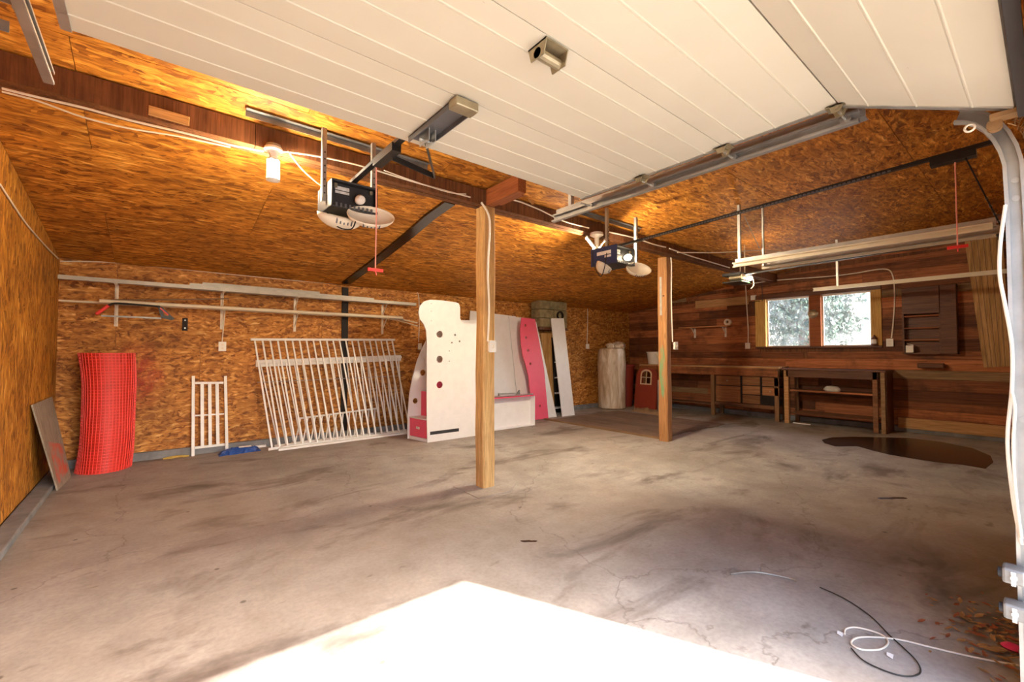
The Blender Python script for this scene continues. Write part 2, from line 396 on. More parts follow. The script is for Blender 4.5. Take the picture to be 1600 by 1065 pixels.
# back wall: two rows of sheets
wb = MB().box(XL-.1, XR+.1, YB+.012, YB+.12, 0, HB+.1).build('wall_back', 'beam_wood'); tag(wb, 'back wall of orange strand board sheets', 'wall', kind='structure')
for z0, z1, st in ((.1, 1.43, .5), (1.43, 2.475, -.36)):
    for x0, x1 in grid(XL, XR, 2.44, st):
        sheet(wb, 'strand_board', 'osb_wall', ((x0+x1)/2, YB+.006, (z0+z1)/2), x1-x0-G, .012, z1-z0-G)
# left wall: upright sheets cut to the slope
wl = MB().prism([(XL-.012, -.1, 0), (XL-.012, YB+.1, 0), (XL-.012, YB+.1, ceil_z(YB)), (XL-.012, -.1, ceil_z(-.1))], [], (-.1, 0, 0)).build('wall_left', 'beam_wood')
tag(wl, 'left wall of upright orange strand board sheets', 'wall', kind='structure')
for y0, y1 in grid(-.1, YB, 1.22, .05):
    c = V(XL, (y0+y1)/2, 1.2)
    MB(c).prism([(XL, y0+G/2, .06), (XL, y1-G/2, .06), (XL, y1-G/2, ceil_z(y1)), (XL, y0+G/2, ceil_z(y0))], [], (-.012, 0, 0)).build('strand_board', 'osb_left', wl, loc=c)
# ceiling: one slope, highest over the doors
th = math.atan(SL)
ce = MB().prism([(XL-.1, -.2, ceil_z(-.2)+.014), (XR+.95, -.2, ceil_z(-.2)+.014), (XR+.95, YB+.1, ceil_z(YB+.1)+.014), (XL-.1, YB+.1, ceil_z(YB+.1)+.014)], [], (0, 0, .15)).build('ceiling', 'beam_wood')  # right overhang is an added, unseen eave that blocks sun at the window
tag(ce, 'sloping ceiling of orange strand board sheets', 'ceiling', kind='structure')
rows = [(-.2, .9), (.9, 2.12), (2.12, 3.34), (3.34, 4.56), (4.56, 5.78), (5.78, YB)]
for i, (y0, y1) in enumerate(rows):
    for x0, x1 in grid(XL, XR, 2.44, -.385 if i % 2 else .835):
        c = V((x0+x1)/2, (y0+y1)/2, ceil_z((y0+y1)/2)+.006)
        o = sheet(ce, 'strand_board', 'osb_ceiling', c, x1-x0-G, (y1-y0)/math.cos(th)-G, .012); o.rotation_euler = (-th, 0, 0)
# front wall with three door openings
D1, D2, D3, DH = (-.24, 2.5), (2.86, 5.6), (5.96, 8.7), 2.14
pts = [(XL-.1, 0), (D1[0], 0), (D1[0], DH), (D1[1], DH), (D1[1], 0), (D2[0], 0), (D2[0], DH), (D2[1], DH), (D2[1], 0), (D3[0], 0), (D3[0], DH), (D3[1], DH), (D3[1], 0), (XR+.1, 0), (XR+.1, ceil_z(0)), (XL-.1, ceil_z(0))]
wf = MB().prism([(x, -.09, z) for x, z in pts], [], (0, .11, 0)).build('wall_front', 'osb_wall'); tag(wf, kind='structure')
for n, (a, b_) in (('door_2', D2), ('door_3', D3)):
    d = thing(n, 'closed white sectional garage door', 'door', ((a+b_)/2, .05, 0)); d['kind'] = 'structure'
    for k in range(4): MB((0, .05, 0)).box(a-.02-(a+b_)/2, b_+.02-(a+b_)/2, .03, .075, k*.538+.003, (k+1)*.538-.003).build('door_section', 'door_white', d)

# right wall of old planks, cut round the window
WY0, WY1, WZ0, WZ1 = 2.02, 3.97, 1.5, 2.56
out = [(XR+.025, -.1, 0), (XR+.025, YB+.1, 0), (XR+.025, YB+.1, ceil_z(YB)), (XR+.025, -.1, ceil_z(-.1))]
wr = MB().prism(out, [[(XR+.025, WY0, WZ0), (XR+.025, WY1, WZ0), (XR+.025, WY1, WZ1), (XR+.025, WY0, WZ1)]], (.1, 0, 0)).build('wall_right', 'beam_wood')
tag(wr, 'right wall of dark red-brown horizontal planks', 'wall', kind='structure')
z = .1; rnd = random.Random(3); row = 0
while z < 3.5:
    hgt = rnd.choice([.135, .15, .19, .19, .2]); z1 = min(z+hgt, 3.56)
    ymax = YB if z1 <= HB else YB-(z1-HB)/SL
    ymax2 = YB if z <= HB else YB-(z-HB)/SL
    cuts = [-.05]+sorted(rnd.uniform(.6, 6.6) for _ in range(rnd.choice([1, 2, 2, 3])))+[ymax2]
    cuts = [c for c in cuts if c < ymax2]+[ymax2]
    for a, b_ in zip(cuts, cuts[1:]):
        if b_-a < .12: continue
        spans = [(a, b_)]
        if z1 > WZ0 and z < WZ1: spans = [s for s in ((a, min(b_, WY0)), (max(a, WY1), b_)) if s[1]-s[0] > .06]
        for y0, y1 in spans:
            t = rnd.uniform(.018, .026); top1 = min(z1, ceil_z(y1)) if y1 > ymax else z1
            mt = rnd.choice(['plank_wood']*5+['grey_plank'])
            c = V(XR, (y0+y1)/2, (z+z1)/2)
            q = [(XR+.025, y0+.002, z+.003), (XR+.025, y1-.002, z+.003), (XR+.025, y1-.002, max(top1-.003, z+.006)), (XR+.025, y0+.002, z1-.003)]
            MB(c).slab(q, (-t, 0, 0)).build('plank', mt, wr, loc=c)
    z = z1; row += 1
# concrete curbs under the boards
tag(MB().box(XL, XR, YB-.05, YB+.02, 0, .1).build('baseboard_back', 'concrete_curb'), kind='structure')
tag(MB().box(XL, XL+.13, -.05, YB-.05, 0, .055).build('baseboard_left', 'concrete_curb', bevel=.01), kind='structure')
tag(MB().box(XR-.06, XR+.02, -.05, YB-.05, 0, .1).build('baseboard_right', 'concrete_curb', bevel=.01), kind='structure')
tag(MB().box(XR-.085, XR-.06, .02, 1.72, .07, .25).build('trim_1', 'pale_plank', bevel=.003), 'pale bare board along the foot of the plank wall', 'board', kind='structure')
# floor pieces
MB().prism([V(P(px, py, 'z', 0)) for px, py in ((708, 760), (752, 748), (806, 756), (798, 768), (748, 779))], [], (0, 0, .006)).build('footing_pad', 'concrete', floor)
MB().box(6.5, 8.5, 3.28, 3.52, 0, .004).build('concrete_patch', 'concrete', floor)
for k in range(7):
    x = 6.35+k*.31
    MB((x, 5.0, 0)).box(x, x+.3, 3.95+(.1*k % .07), 6.5, 0, .012).build('pit_cover_plank', 'floor_plank', floor, loc=(x, 5.0, 0))
MB().bar((6.27, 3.9, .012), (6.27, 6.62, .012), .07, .024).build('pit_edge_board', 'grey_plank', floor)

# window
win = thing('window_1', 'two-pane window with pale wooden side jambs in the plank wall', 'window', (XR, 3.0, WZ0)); win['kind'] = 'structure'
o = win.location
def wy(px): return P(px, 500, 'x', XR).y
b1, b2, m1, m2, b3, b4 = wy(1181), wy(1197), wy(1265), wy(1283), wy(1362), wy(1378)
MB(o).box(XR-.03, XR+.12, b2, b1, WZ0, WZ1-.03).build('side_jamb', 'yellow_wood', win, bevel=.004)
MB(o).box(XR-.03, XR+.12, b4, b3, WZ0, WZ1+.04).build('side_jamb', 'yellow_wood', win, bevel=.004)
MB(o).box(XR-.02, XR+.1, m2, m1, WZ0, WZ1).build('mullion', 'red_wood', win, bevel=.004)
MB(o).box(XR-.045, XR+.1, b4, b1, WZ0-.04, WZ0).build('window_sill', 'dark_stain', win, bevel=.004)
MB(o).box(XR-.04, XR+.1, b4, b1, WZ1-.05, WZ1+.04).build('head_board', 'dark_stain', win, bevel=.004)
for a, c in ((m1, b2), (b3, m2)):
    fr = MB(o)
    zt = WZ1-.05
    fr.prism([(XR+.05, a, WZ0), (XR+.05, c, WZ0), (XR+.05, c, zt), (XR+.05, a, zt)], [[(XR+.05, a+.03, WZ0+.02), (XR+.05, c-.03, WZ0+.02), (XR+.05, c-.03, zt-.03), (XR+.05, a+.03, zt-.03)]], (.03, 0, 0))
    f = fr.build('sash', 'white_paint', win)
    MB(o).box(XR+.062, XR+.066, a+.03, c-.03, WZ0+.02, zt-.03).build('pane', 'window_glass', f)

# outside the window: a tree and a pale house
tr = thing('garden_tree', 'leafy green tree seen through the dusty window', 'tree', (14.6, 4.6, 0))
MB(tr.location).tube([(14.6, 4.6, 0), (14.7, 4.5, 1.4), (14.5, 4.7, 3.4)], [.2, .16, .08], 10, 4).build('trunk', 'bark', tr)
lf = MB(); rn = random.Random(5)
for k in range(9000):
    a, u, rr = rn.uniform(0, 6.283), rn.uniform(-1, 1), rn.random()**.45
    c = V(rr*1.7*math.cos(a)*math.sqrt(1-u*u), rr*1.55*math.sin(a)*math.sqrt(1-u*u), 2.7+rr*1.6*u)
    e = Euler((rn.uniform(0, 3), rn.uniform(0, 3), rn.uniform(0, 3))).to_matrix(); s_ = rn.uniform(.04, .085)
    lf.add([c+e@V(-s_, 0, 0), c+e@V(0, -s_*.5, 0), c+e@V(s_, 0, 0), c+e@V(0, s_*.5, 0)], [(0, 1, 2, 3)])
tag(lf.build('foliage', 'foliage', tr), kind='stuff')
hs = thing('neighbour_house', 'pale house wall outside, behind the right window pane', 'house', (22, 3.0, 0))
MB(hs.location).box(22, 28, -3, 3.9, -.03, 2.9).build('wall', 'outside_wall', hs)
MB(hs.location).prism([(21.6, -3.4, 2.9), (28.4, -3.4, 2.9), (25, -3.4, 4.6)], [], (0, 7.7, 0)).build('roof', 'outside_roof', hs)

# ------------------------------------------------------------------ beam, posts
beam = thing('ceiling_beam', 'long dark built-up wooden beam carrying the sloping ceiling', 'beam', (XL, 3.62, 2.86))
o = beam.location
xs = [XL+.001, .55, 2.62, 4.9, 7.3, XR-.001]
for a, b_ in zip(xs, xs[1:]): MB(o).box(a+.002, b_-.002, 3.62, 3.69, 2.86, ceil_z(3.69)-.002).build('beam_board', 'beam_wood', beam)
for a, b_ in ((XL+.001, 1.7), (1.7, 6.2), (6.2, XR-.001)): MB(o).box(a+.002, b_-.002, 3.692, 3.76, 2.855, ceil_z(3.76)-.002).build('beam_board', 'beam_wood', beam)
# short joist ends that meet the beam by the front post
blk = thing('joist_block', 'red-brown joist stub against the beam over the front post', 'joist', (2.62, 3.3, 2.86))
MB(blk.location).box(2.6, 2.7, 3.1, 3.61, 2.86, ceil_z(3.61)-.012).build('joist', 'red_wood', blk, bevel=.004)
MB(blk.location).box(2.72, 2.8, 3.25, 3.61, 2.9, ceil_z(3.61)-.012).build('packing_board', 'red_wood', blk)
def post(label, base, top, w, mat, ang):
    t = thing('support_post', label, 'post', base, (0, 0, ang)); h = top-base[2]
    m_ = MB(); n = 10; vs = []
    rn = random.Random(w)
    for i in range(n+1):
        zz = h*i/n; dx, dy = rn.uniform(-.004, .004), rn.uniform(-.004, .004); hw = w/2+rn.uniform(-.003, .003)
        c = .014
        vs += [(dx+a*hw-(c*a if s else 0), dy+b_*hw-(0 if s else c*b_), zz) for a, b_, s in ((-1, -1, 0), (-1, -1, 1), (1, -1, 1), (1, -1, 0), (1, 1, 0), (1, 1, 1), (-1, 1, 1), (-1, 1, 0))]
    fs = [(i*8+k, i*8+(k+1) % 8, (i+1)*8+(k+1) % 8, (i+1)*8+k) for i in range(n) for k in range(8)]+[tuple(range(8)), tuple(n*8+k for k in range(8))]
    m_.add(vs, fs); m_.build('timber', mat, t)
    return t
p1 = post('thick pale squared post nearest the camera, white cable running down it', (2.655, 3.69, .006), 2.86, .148, 'pine_post', 0)
p2 = post('rough brown post with green paint smear, left of the workbench', (6.21, 3.83, 0), 2.855, .15, 'rough_post', R(4))
def smear():
    m, N, L, b = newmat('post_green', .6)
    v = coords(N, L, (26, 26, 3)); n = noise(N, L, v, 1, 4); r = ramp(N, [(.42, (.38, .2, .08)), (.56, (.17, .29, .13))]); L.new(n.outputs[0], r.inputs[0]); L.new(r.outputs[0], b.inputs['Base Color'])
smear(); MB().prism([(-.0805, y_, z_) for y_, z_ in ((-.01, .66), (.02, .72), (.03, .86), (.05, 1.0), (.045, 1.18), (.02, 1.3), (.03, 1.42), (-.005, 1.5), (-.03, 1.36), (-.05, 1.2), (-.04, 1.02), (-.055, .9), (-.03, .76))], [], (.005, 0, 0)).build('paint_smear', 'post_green', p2)
MB().box(-.0805, -.076, .0, .035, 1.95, 2.55).build('hanging_strap', 'galvanised', p2)
MB().tube([(-.07, -.03, 2.25), (-.11, -.03, 2.25)], .012).build('bolt', 'rust', p2)

# black wrapped strip that follows the slope and then the back wall
st = thing('black_strip', 'black plastic-wrapped strip down the ceiling slope and back wall', 'strip', (2.44, YB-.03, .1))
o = st.location
top = [PC(px, py, .02) for px, py in ((703, 316), (672, 338), (640, 366), (600, 398), (565, 424), (541, 442))]
m_ = MB(o)
for a, b_ in zip(top, top[1:]): m_.bar(a, b_+(b_-a)*.02, .13, .03)
m_.build('sloping_cover', 'black_wrap', st)
MB(o).box(2.385, 2.485, YB-.025, YB-.001, .1, 2.44).build('upright_board', 'black_paint', st)

# ------------------------------------------------------------------ garage door 1 (open overhead)
gd = thing('door_1', 'open white sectional garage door hanging flat under the ceiling', 'door', (1.13, 1.2, 2.5)); gd['kind'] = 'structure'
o = gd.location
ZD = 2.5; YE, YF = 2.19, .60; X0, X1 = -.27, 2.46
def door_section(pa, pb):
    """section from pa to pb (y, z) of its inner face; ribs pressed along x"""
    (ya, za), (yb, zb) = pa, pb; Ln = math.hypot(yb-ya, zb-za); d = ((yb-ya)/Ln, (zb-za)/Ln); n = (-d[1], d[0])
    if n[1] < 0: n = (-n[0], -n[1])
    prof = [(0, .004)]
    for f in (.2, .5, .8):
        prof += [(f*Ln-.007, 0), (f*Ln-.004, .003), (f*Ln, -.004), (f*Ln+.004, -.004), (f*Ln+.006, 0)]
    prof += [(Ln, .004), (Ln, .045), (0, .045)]
    pt = [(ya+d[0]*s+n[0]*h, za+d[1]*s+n[1]*h) for s, h in prof]
    sec = MB(o).prism([(X0, y, z_) for y, z_ in pt], [], (X1-X0, 0, 0)).build('door_section', 'door_white', gd)
    for x in (X0-.004, X1-.026):
        q = [(ya+n[0]*-.004, za+n[1]*-.004), (yb+n[0]*-.004, zb+n[1]*-.004)]
        MB(o).slab([(x, *q[0]), (x+.03, *q[0]), (x+.03, *q[1]), (x, *q[1])], (0, n[0]*.05, n[1]*.05)).build('end_stile', 'galvanised', sec)
ys = [YE, YE-.53, YE-1.06, YF]
for a, b_ in zip(ys, ys[1:]): door_section((a-.002, ZD), (b_+.002, ZD))
door_section((YF-.003, ZD-.002), (.07, 2.255))
def hinge(x, y, z_):
    h_ = MB(o).box(x-.03, x+.03, y-.045, y+.045, z_-.01, z_-.004)
    h_.cyl((x-.032, y, z_-.018), (x+.032, y, z_-.018), .011, n=10)
    for s in (-1, 1): h_.slab([(x+s*.03, y-.03, z_-.004), (x+s*.03, y+.03, z_-.004), (x+s*.03, y+.02, z_-.04), (x+s*.03, y-.012, z_-.04)], (.003, 0, 0))
    return h_.build('hinge', 'brass_steel', gd)
for y in ys[1:3]+[YF]: hinge(X1-.02, y, ZD-.002)
hinge(X0+.02, ys[1], ZD-.002)
# lift handle bracket in mid door
c = P(856, 78, 'z', ZD)
hb = MB(o)
for s in (-1, 1): hb.slab([(c.x+s*.055, c.y-.05, ZD), (c.x+s*.055, c.y+.05, ZD), (c.x+s*.055, c.y+.035, ZD-.055), (c.x+s*.055, c.y-.035, ZD-.055)], (.005, 0, 0))
hb.box(c.x-.055, c.x+.06, c.y-.05, c.y+.05, ZD-.006, ZD); hb.cyl((c.x-.055, c.y, ZD-.035), (c.x+.055, c.y, ZD-.035), .02, n=12)
hb.build('lift_bracket', 'brass_steel', gd)
# rollers in the right track
for y in ys[:3]+[YF]:
    MB(o).cyl((X1-.02, y, ZD-.03), (X1+.1, y, ZD-.03), .006, n=8).cyl((X1+.085, y, ZD-.03), (X1+.11, y, ZD-.03), .023, n=14).build('roller', 'galvanised', gd)
# corner fixtures of the bottom section
MB(o).box(X1-.02, X1+.04, .05, .13, 2.238, 2.255).build('corner_bracket', 'rust', gd)
MB(o).lathe((X1+.03, .12, 2.225), [(.005, -.018), (.022, -.017), (.022, -.012), (.010, -.009), (.010, .009), (.022, .012), (.022, .017), (.005, .018)], 16, 'x').build('cable_pulley', 'rust', gd)
c = P(1515, 200, 'x', X1+.02)
MB(o).lathe((c.x, c.y, c.z), [(.013, -.004), (.018, 0), (.013, .004), (.010, 0), (.013, -.004)], 14, 'x', False).build('cable_ring', 'cable_white', gd)
# straw and torn weather seal over the front corner
MB(o).bar((X0, .045, 2.235), (X1, .045, 2.235), .03, .03).build('bottom_seal', 'black_plastic', gd)
sw = MB((2.6, .03, 2.3)); rn = random.Random(9)
for k in range(70):
    a = V(2.5+rn.uniform(0, .16), .04+rn.uniform(-.01, .04), 2.2+rn.uniform(0, .3)); b_ = a+V(rn.uniform(-.06, .06), rn.uniform(-.02, .03), rn.uniform(-.05, .05))
    sw.tube([a, (a+b_)/2+V(0, .006, .006), b_], .0016, 4)
tag(sw.build('nest_straw', 'straw'), 'tuft of dry nest straw at the top front corner of the door', 'straw', kind='stuff')

# ------------------------------------------------------------------ door tracks
def c_track(name, label, x, ya, yb, zz, side, mat='track_steel', hang=(), angle=True):
    """horizontal C channel; side = +1 opens to -x"""
    t = thing(name, label, 'track', (x, (ya+yb)/2, zz)); oo = t.location
    m_ = MB(oo); w_ = .055
    m_.box(x-.002, x+.002, ya, yb, zz-w_/2, zz+w_/2)
    for s in (-1, 1):
        m_.box(min(x, x-side*.03), max(x, x-side*.03), ya, yb, zz+s*w_/2-.002, zz+s*w_/2+.002)
        m_.box(x-side*.03-.002, x-side*.03+.002, ya, yb, zz+s*w_/2-(.012 if s > 0 else 0), zz+s*w_/2+(0 if s > 0 else .012))
    m_.build('channel', mat, t)
    if angle:
        MB(oo).box(x+side*.004, x+side*.008, ya-.02, yb-.02, zz+.0, zz+.075).box(min(x+side*.008, x+side*.055), max(x+side*.008, x+side*.055), ya-.02, yb-.02, zz-.004, zz).build('support_angle', 'track_steel', t)
    for y in hang:
        MB(oo).box(x+side*.012, x+side*.044, y-.002, y+.002, zz, ceil_z(y)-.003).box(x+side*.012-.002, x+side*.012+.002, y, y+.03, zz, ceil_z(y+.03)-.003).build('hanger', 'galvanised', t)
    return t
t1 = c_track('door_track', 'steel channel track along the right edge of the open door', X1+.115, .55, 2.6, ZD-.03, 1, hang=(2.42,))
vt = []
xv = X1+.115
arc = [(xv, .075, 0.02), (xv, .075, 1.9)]+[(xv, .075+.17*(1-math.cos(a)), 2.02+.31*math.sin(a)) for a in [R(k*12) for k in range(1, 8)]]
m_ = MB((xv, .075, 0))
def sweep_c(mb, path, w_=.055, d_=.03, open_x=-1):
    n = len(path); secs = []
    for i, p in enumerate(path):
        p = V(p); t = (V(path[min(i+1, n-1)])-V(path[max(i-1, 0)])).normalized(); u = V(1, 0, 0).cross(t).normalized()
        secs.append([p+u*(s*w_/2)+V(dx*open_x, 0, 0) for s, dx in ((.6, d_), (1, d_), (1, 0), (-1, 0), (-1, d_), (-.6, d_))])
    vs = [q for s in secs for q in s]; fs = [(i*6+k, i*6+k+1, (i+1)*6+k+1, (i+1)*6+k) for i in range(n-1) for k in range(5)]
    mb.add(vs, fs)
sweep_c(m_, arc)
vtk = m_.build('curved_track', 'track_steel', t1, loc=V(xv, .075, 0)-t1.location)
sd = vtk.modifiers.new('thick', 'SOLIDIFY'); sd.thickness = .003
MB(t1.location).box(xv+.003, xv+.06, .022, .026, .02, 2.05).box(xv+.003, xv+.007, .026, .09, .02, 2.05).build('wall_angle', 'track_steel', t1)
for z_ in (.35, 1.1, 1.95, 2.02): MB(t1.location).cyl((xv-.006, .075, z_), (xv+.012, .075, z_), .011, n=10).build('bolt', 'galvanised', t1)
c_track('door_track', 'steel channel track along the left edge of the open door', -.38, .55, 2.68, ZD+.03, -1, hang=(2.2,), angle=False)
lh = thing('hanger_bracket', 'grey perforated steel hanger above the far left door track', 'hanger', (-.6, 2.35, 2.35))
MB(lh.location).box(-.62, -.575, 2.33, 2.335, 2.38, ceil_z(2.33)-.004).box(-.575, -.571, 2.33, 2.37, 2.38, ceil_z(2.37)-.004).build('upright', 'track_steel', lh)
MB(lh.location).box(-.62, -.42, 2.336, 2.34, 2.5, 2.54).build('cross_strap', 'track_steel', lh)
c_track('door_track', 'pale steel track hung on the near side of the third opener', 5.62, .3, 2.5, 2.455, 1, 'pvc', hang=(2.42,))
c_track('door_track', 'second pale track just below and behind its twin, on perforated hanger', 5.96, .3, 2.3, 2.45, -1, 'pvc', hang=(2.26,))
c_track('door_track', 'lowest pale track crossing in front of the window top', 8.72, .3, 2.55, 2.44, 1, 'pvc', hang=(2.2,), angle=False)

a, b_ = P(1163, 338, 'y', 2.45), P(1187, 388, 'y', 2.3)
a.z = min(a.z, ceil_z(2.45)-.01)
tag(MB(a).bar(a, b_, .03, .004).build('diagonal_strap', 'galvanised'), 'thin diagonal steel strap bracing the third door hanger', 'strap')
# ------------------------------------------------------------------ ceiling bars
def ceiling_bar(label, a, b_, mat='dull_steel'):
    a, b_ = V(a), V(b_); c = (a+b_)/2
    m_ = MB(c); m_.bar(a, b_, .004, .045).bar(a+V(0, -.02, .02), b_+V(0, -.02, .02), .042, .004)
    t = m_.build('ceiling_angle', mat); tag(t, label, 'steel angle', 'steel angles that carry the openers'); return t
a, b_ = PC(378, 190), PC(668, 256)
ceiling_bar('grey perforated steel angle above the first door opener', (a.x, 3.5, ceil_z(3.5)-.03), (b_.x, 3.5, ceil_z(3.5)-.03))
a, b_ = PC(882, 326), PC(996, 358)
ceiling_bar('grey steel angle above the blue door opener', (a.x, 3.5, ceil_z(3.5)-.03), (b_.x, 3.5, ceil_z(3.5)-.03))

# ------------------------------------------------------------------ door openers
def opener(label, xc, yf, zt, rail_to, railz, case, lens, chain=False, cover='cream_plastic', w_=.34, strapx=(), glow='bulb_glass'):
    """head unit whose open front (bulb side) faces the doors; rail runs towards -y"""
    t = thing('door_opener', label, 'door opener', (xc, yf+.17, zt-.2)); oo = t.location
    x0, x1 = xc-w_/2, xc+w_/2; zb = zt-.2
    sh = MB(oo)      # shell open at the front
    sh.box(x0, x1, yf+.32, yf+.34, zb, zt).box(x0, x0+.012, yf, yf+.32, zb, zt).box(x1-.012, x1, yf, yf+.32, zb, zt).box(x0, x1, yf, yf+.32, zt-.012, zt).box(x0, x1, yf, yf+.32, zb, zb+.012).box(x0+.012, x1-.012, yf+.05, yf+.06, zb+.012, zt-.012)
    body = sh.build('housing', case, t, bevel=.004)
    # vents under the front edge
    for k in range(9): MB(oo).box(x0+.03+k*.032, x0+.042+k*.032, yf-.004, yf+.001, zb+.004, zb+.03).build('vent_slot', 'grey_bar', body)
    MB(oo).box(x0+.04, x0+.14, yf+.044, yf+.05, zt-.06, zt-.035).box(x0+.04, x0+.14, yf+.044, yf+.05, zt-.085, zt-.068).build('sticker', 'sign_print', t)
    # light bulb
    bx, bz = xc+.03, zt-.12
    bl = MB(oo).lathe((bx, yf+.03, bz), [(.001, -.085), (.02, -.08), (.034, -.06), (.036, -.04), (.03, -.015), (.016, .012), (.014, .03)], 18, 'y').build('bulb', glow, t, smooth=True)
    MB(oo).cyl((bx, yf+.028, bz), (bx, yf+.05, bz), .02, n=14).build('socket', 'black_plastic', bl)
    for x in (x0+.03, x1-.05): MB(oo).box(x, x+.02, yf+.03, yf+.05, zt-.05, zt-.02).build('terminal', 'brass_steel', t)
    # lens covers: open bowls hanging from the lower edges
    for dx, dy, tilt, yawv in lens:
        mb = MB(); n = 20; vs = []
        for i in range(7):
            q = i/6*math.pi*.5; rr = math.sin(q); dep = -math.cos(q)
            for k in range(n): a = 2*math.pi*k/n; vs.append((.17*rr*math.cos(a), .09*rr*math.sin(a), .095*dep))
        fs = [(i*n+k, i*n+(k+1) % n, (i+1)*n+(k+1) % n, (i+1)*n+k) for i in range(6) for k in range(n)]
        mb.add(vs, fs); l_ = mb.build('lens_cover', cover, t, smooth=True)
        l_.location = (dx, dy-.17, -.03); l_.rotation_euler = (R(tilt), 0, R(yawv))
        s2 = l_.modifiers.new('thick', 'SOLIDIFY'); s2.thickness = .004
        for k in range(5):
            MB().box(-.06+k*.028, -.05+k*.028, -.083, -.079, -.05, -.008).build('lens_slot', 'grey_bar', l_)
    # rail
    r_ = MB(oo); y0 = yf+.1
    r_.bar((xc, y0, railz[0]), (xc, rail_to, railz[1]), .04, .022)
    if chain:
        rl = r_.build('rail', 'black_metal', t); ch = MB(oo); n = 70
        for k in range(n):
            q = .12+k/n*.7; p = V(xc, y0, railz[0]).lerp(V(xc, rail_to, railz[1]), q)
            ch.box(p.x-.03, p.x-.022, p.y-.009, p.y+.009, p.z-.018, p.z-.006)
        tag(ch.build('chain', 'grey_bar', rl), kind='stuff')
    else: rl = r_.build('rail', 'black_metal', t)
    for sx in strapx:
        s_ = MB(oo).box(sx, sx+.003, yf+.12, yf+.155, zt-.14, ceil_z(3.5)-.05).box(sx, sx+.03, yf+.12, yf+.123, zt-.14, ceil_z(3.5)-.05).build('hanger_strap', 'galvanised', t)
        for k in range(7): MB(oo).cyl((sx+.017, yf+.1185, zt-.08+k*.05), (sx+.017, yf+.12, zt-.08+k*.05), .006, n=8).build('strap_hole', 'black_plastic', s_)
    return t
o1 = opener('black door opener with bulb showing and two cream lens covers, under the left ceiling', 1.13, 3.2, 2.6, .3, (2.625, 2.66), 'black_plastic', ((-.07, .12, 20, 8), (.1, -.05, 62, -14)), strapx=(.93, 1.3))
o2 = opener('blue and black door opener with two cream lens covers, by the white leaf lamp', 4.12, 3.02, 2.56, .15, (2.585, 2.70), 'black_plastic', ((-.25, .1, 30, 34), (.2, -.04, 62, -18)), chain=True, w_=.36, strapx=(3.95, 4.5), glow='bulb_dim')
oo = o2.location
sd_ = MB(oo).box(4.12-.184, 4.12-.18, 3.0, 3.37, 2.355, 2.56).build('blue_side', 'blue_case', o2)
MB(oo).box(4.12-.187, 4.12-.184, 3.08, 3.28, 2.47, 2.51).box(4.12-.187, 4.12-.184, 3.08, 3.17, 2.435, 2.46).build('brand_print', 'white_paint', sd_)
# trolley, arm and rope of each opener
def rope(t, p, ln, label=None):
    oo = t.location; p = V(p)
    MB(oo).tube([p, p+V(.003, 0, -ln*.5), p+V(0, 0, -ln)], .004, 6).build('release_rope', 'rope_pink', t)
    dv = V(.05, 0, 0) if p.x < 3 else V(0, .05, 0)
    hd = MB(oo).bar(p-dv+V(0, 0, -ln-.008), p+dv+V(0, 0, -ln-.008), .014, .02).tube([p+V(0, 0, -ln-.01), p+V(.006, 0, -ln-.04)], .004, 6).build('pull_handle', 'red_plastic', t); hd['label'] = 'small red pull handle'
q = V(1.13, 2.62, 2.615)
MB(o1.location).bar((1.13, 2.5, 2.61), (1.13, 2.8, 2.61), .06, .05).build('trolley', 'black_metal', o1)
a1, a2, a3 = V(1.15, 2.6, 2.585), V(1.42, 2.55, 2.52), P(664, 218, 'z', ZD-.03)
MB(o1.location).bar(a1, a2, .008, .035).build('curved_arm', 'black_metal', o1)
MB(o1.location).bar(a2, a3, .008, .03).build('straight_arm', 'black_metal', o1)
rope(o1, V(P(588, 262, 'y', 2.75)), .66)
# reinforcement channel on the top section
g1, g2 = P(648, 214, 'z', ZD-.006), P(728, 168, 'z', ZD-.006)
xm = (g1.x+g2.x)/2; y1_, y0_ = min(YE, g1.y+.02), g2.y
oo = gd.location
st_ = MB(oo).box(xm-.055, xm+.055, y0_, y1_, ZD-.01, ZD-.006).box(xm-.055, xm-.051, y0_, y1_, ZD-.035, ZD-.006).box(xm+.051, xm+.055, y0_, y1_, ZD-.035, ZD-.006).build('stiffener', 'grey_bar', gd)
MB(oo).box(xm-.06, xm+.06, y0_-.06, y0_+.01, ZD-.045, ZD-.004).build('stiffener_end', 'brass_steel', st_, bevel=.006)
for s in (-.018, .018): MB(oo).box(xm+s-.003, xm+s+.003, y1_-.16, y1_-.06, ZD-.07, ZD-.01).build('clevis', 'galvanised', st_)
MB(oo).cyl((xm-.04, y1_-.1, ZD-.05), (xm+.04, y1_-.1, ZD-.05), .008, n=8).build('clevis_pin', 'galvanised', st_)
# second opener: trolley at the front, arm down to the closed door
tz = 2.685
MB(o2.location).bar((4.12, .28, tz-.03), (4.12, .5, tz-.035), .07, .045).build('trolley', 'black_metal', o2)
MB(o2.location).bar((4.12, .33, tz-.05), (4.12, .17, 2.1), .008, .04, (1, 0, 0)).build('straight_arm', 'black_metal', o2)
for k in range(5):
    p = V(4.1, .33, tz-.05).lerp(V(4.1, .17, 2.1), .55+.1*k); MB(o2.location).cyl(p, p+V(.012, 0, 0), .008, n=8).build('arm_bolt', 'galvanised', o2)
MB(o2.location).box(4.08, 4.16, .085, .2, 2.06, 2.1).build('door_bracket', 'black_metal', o2)
rope(o2, V(4.12, .38, tz-.06), .56)
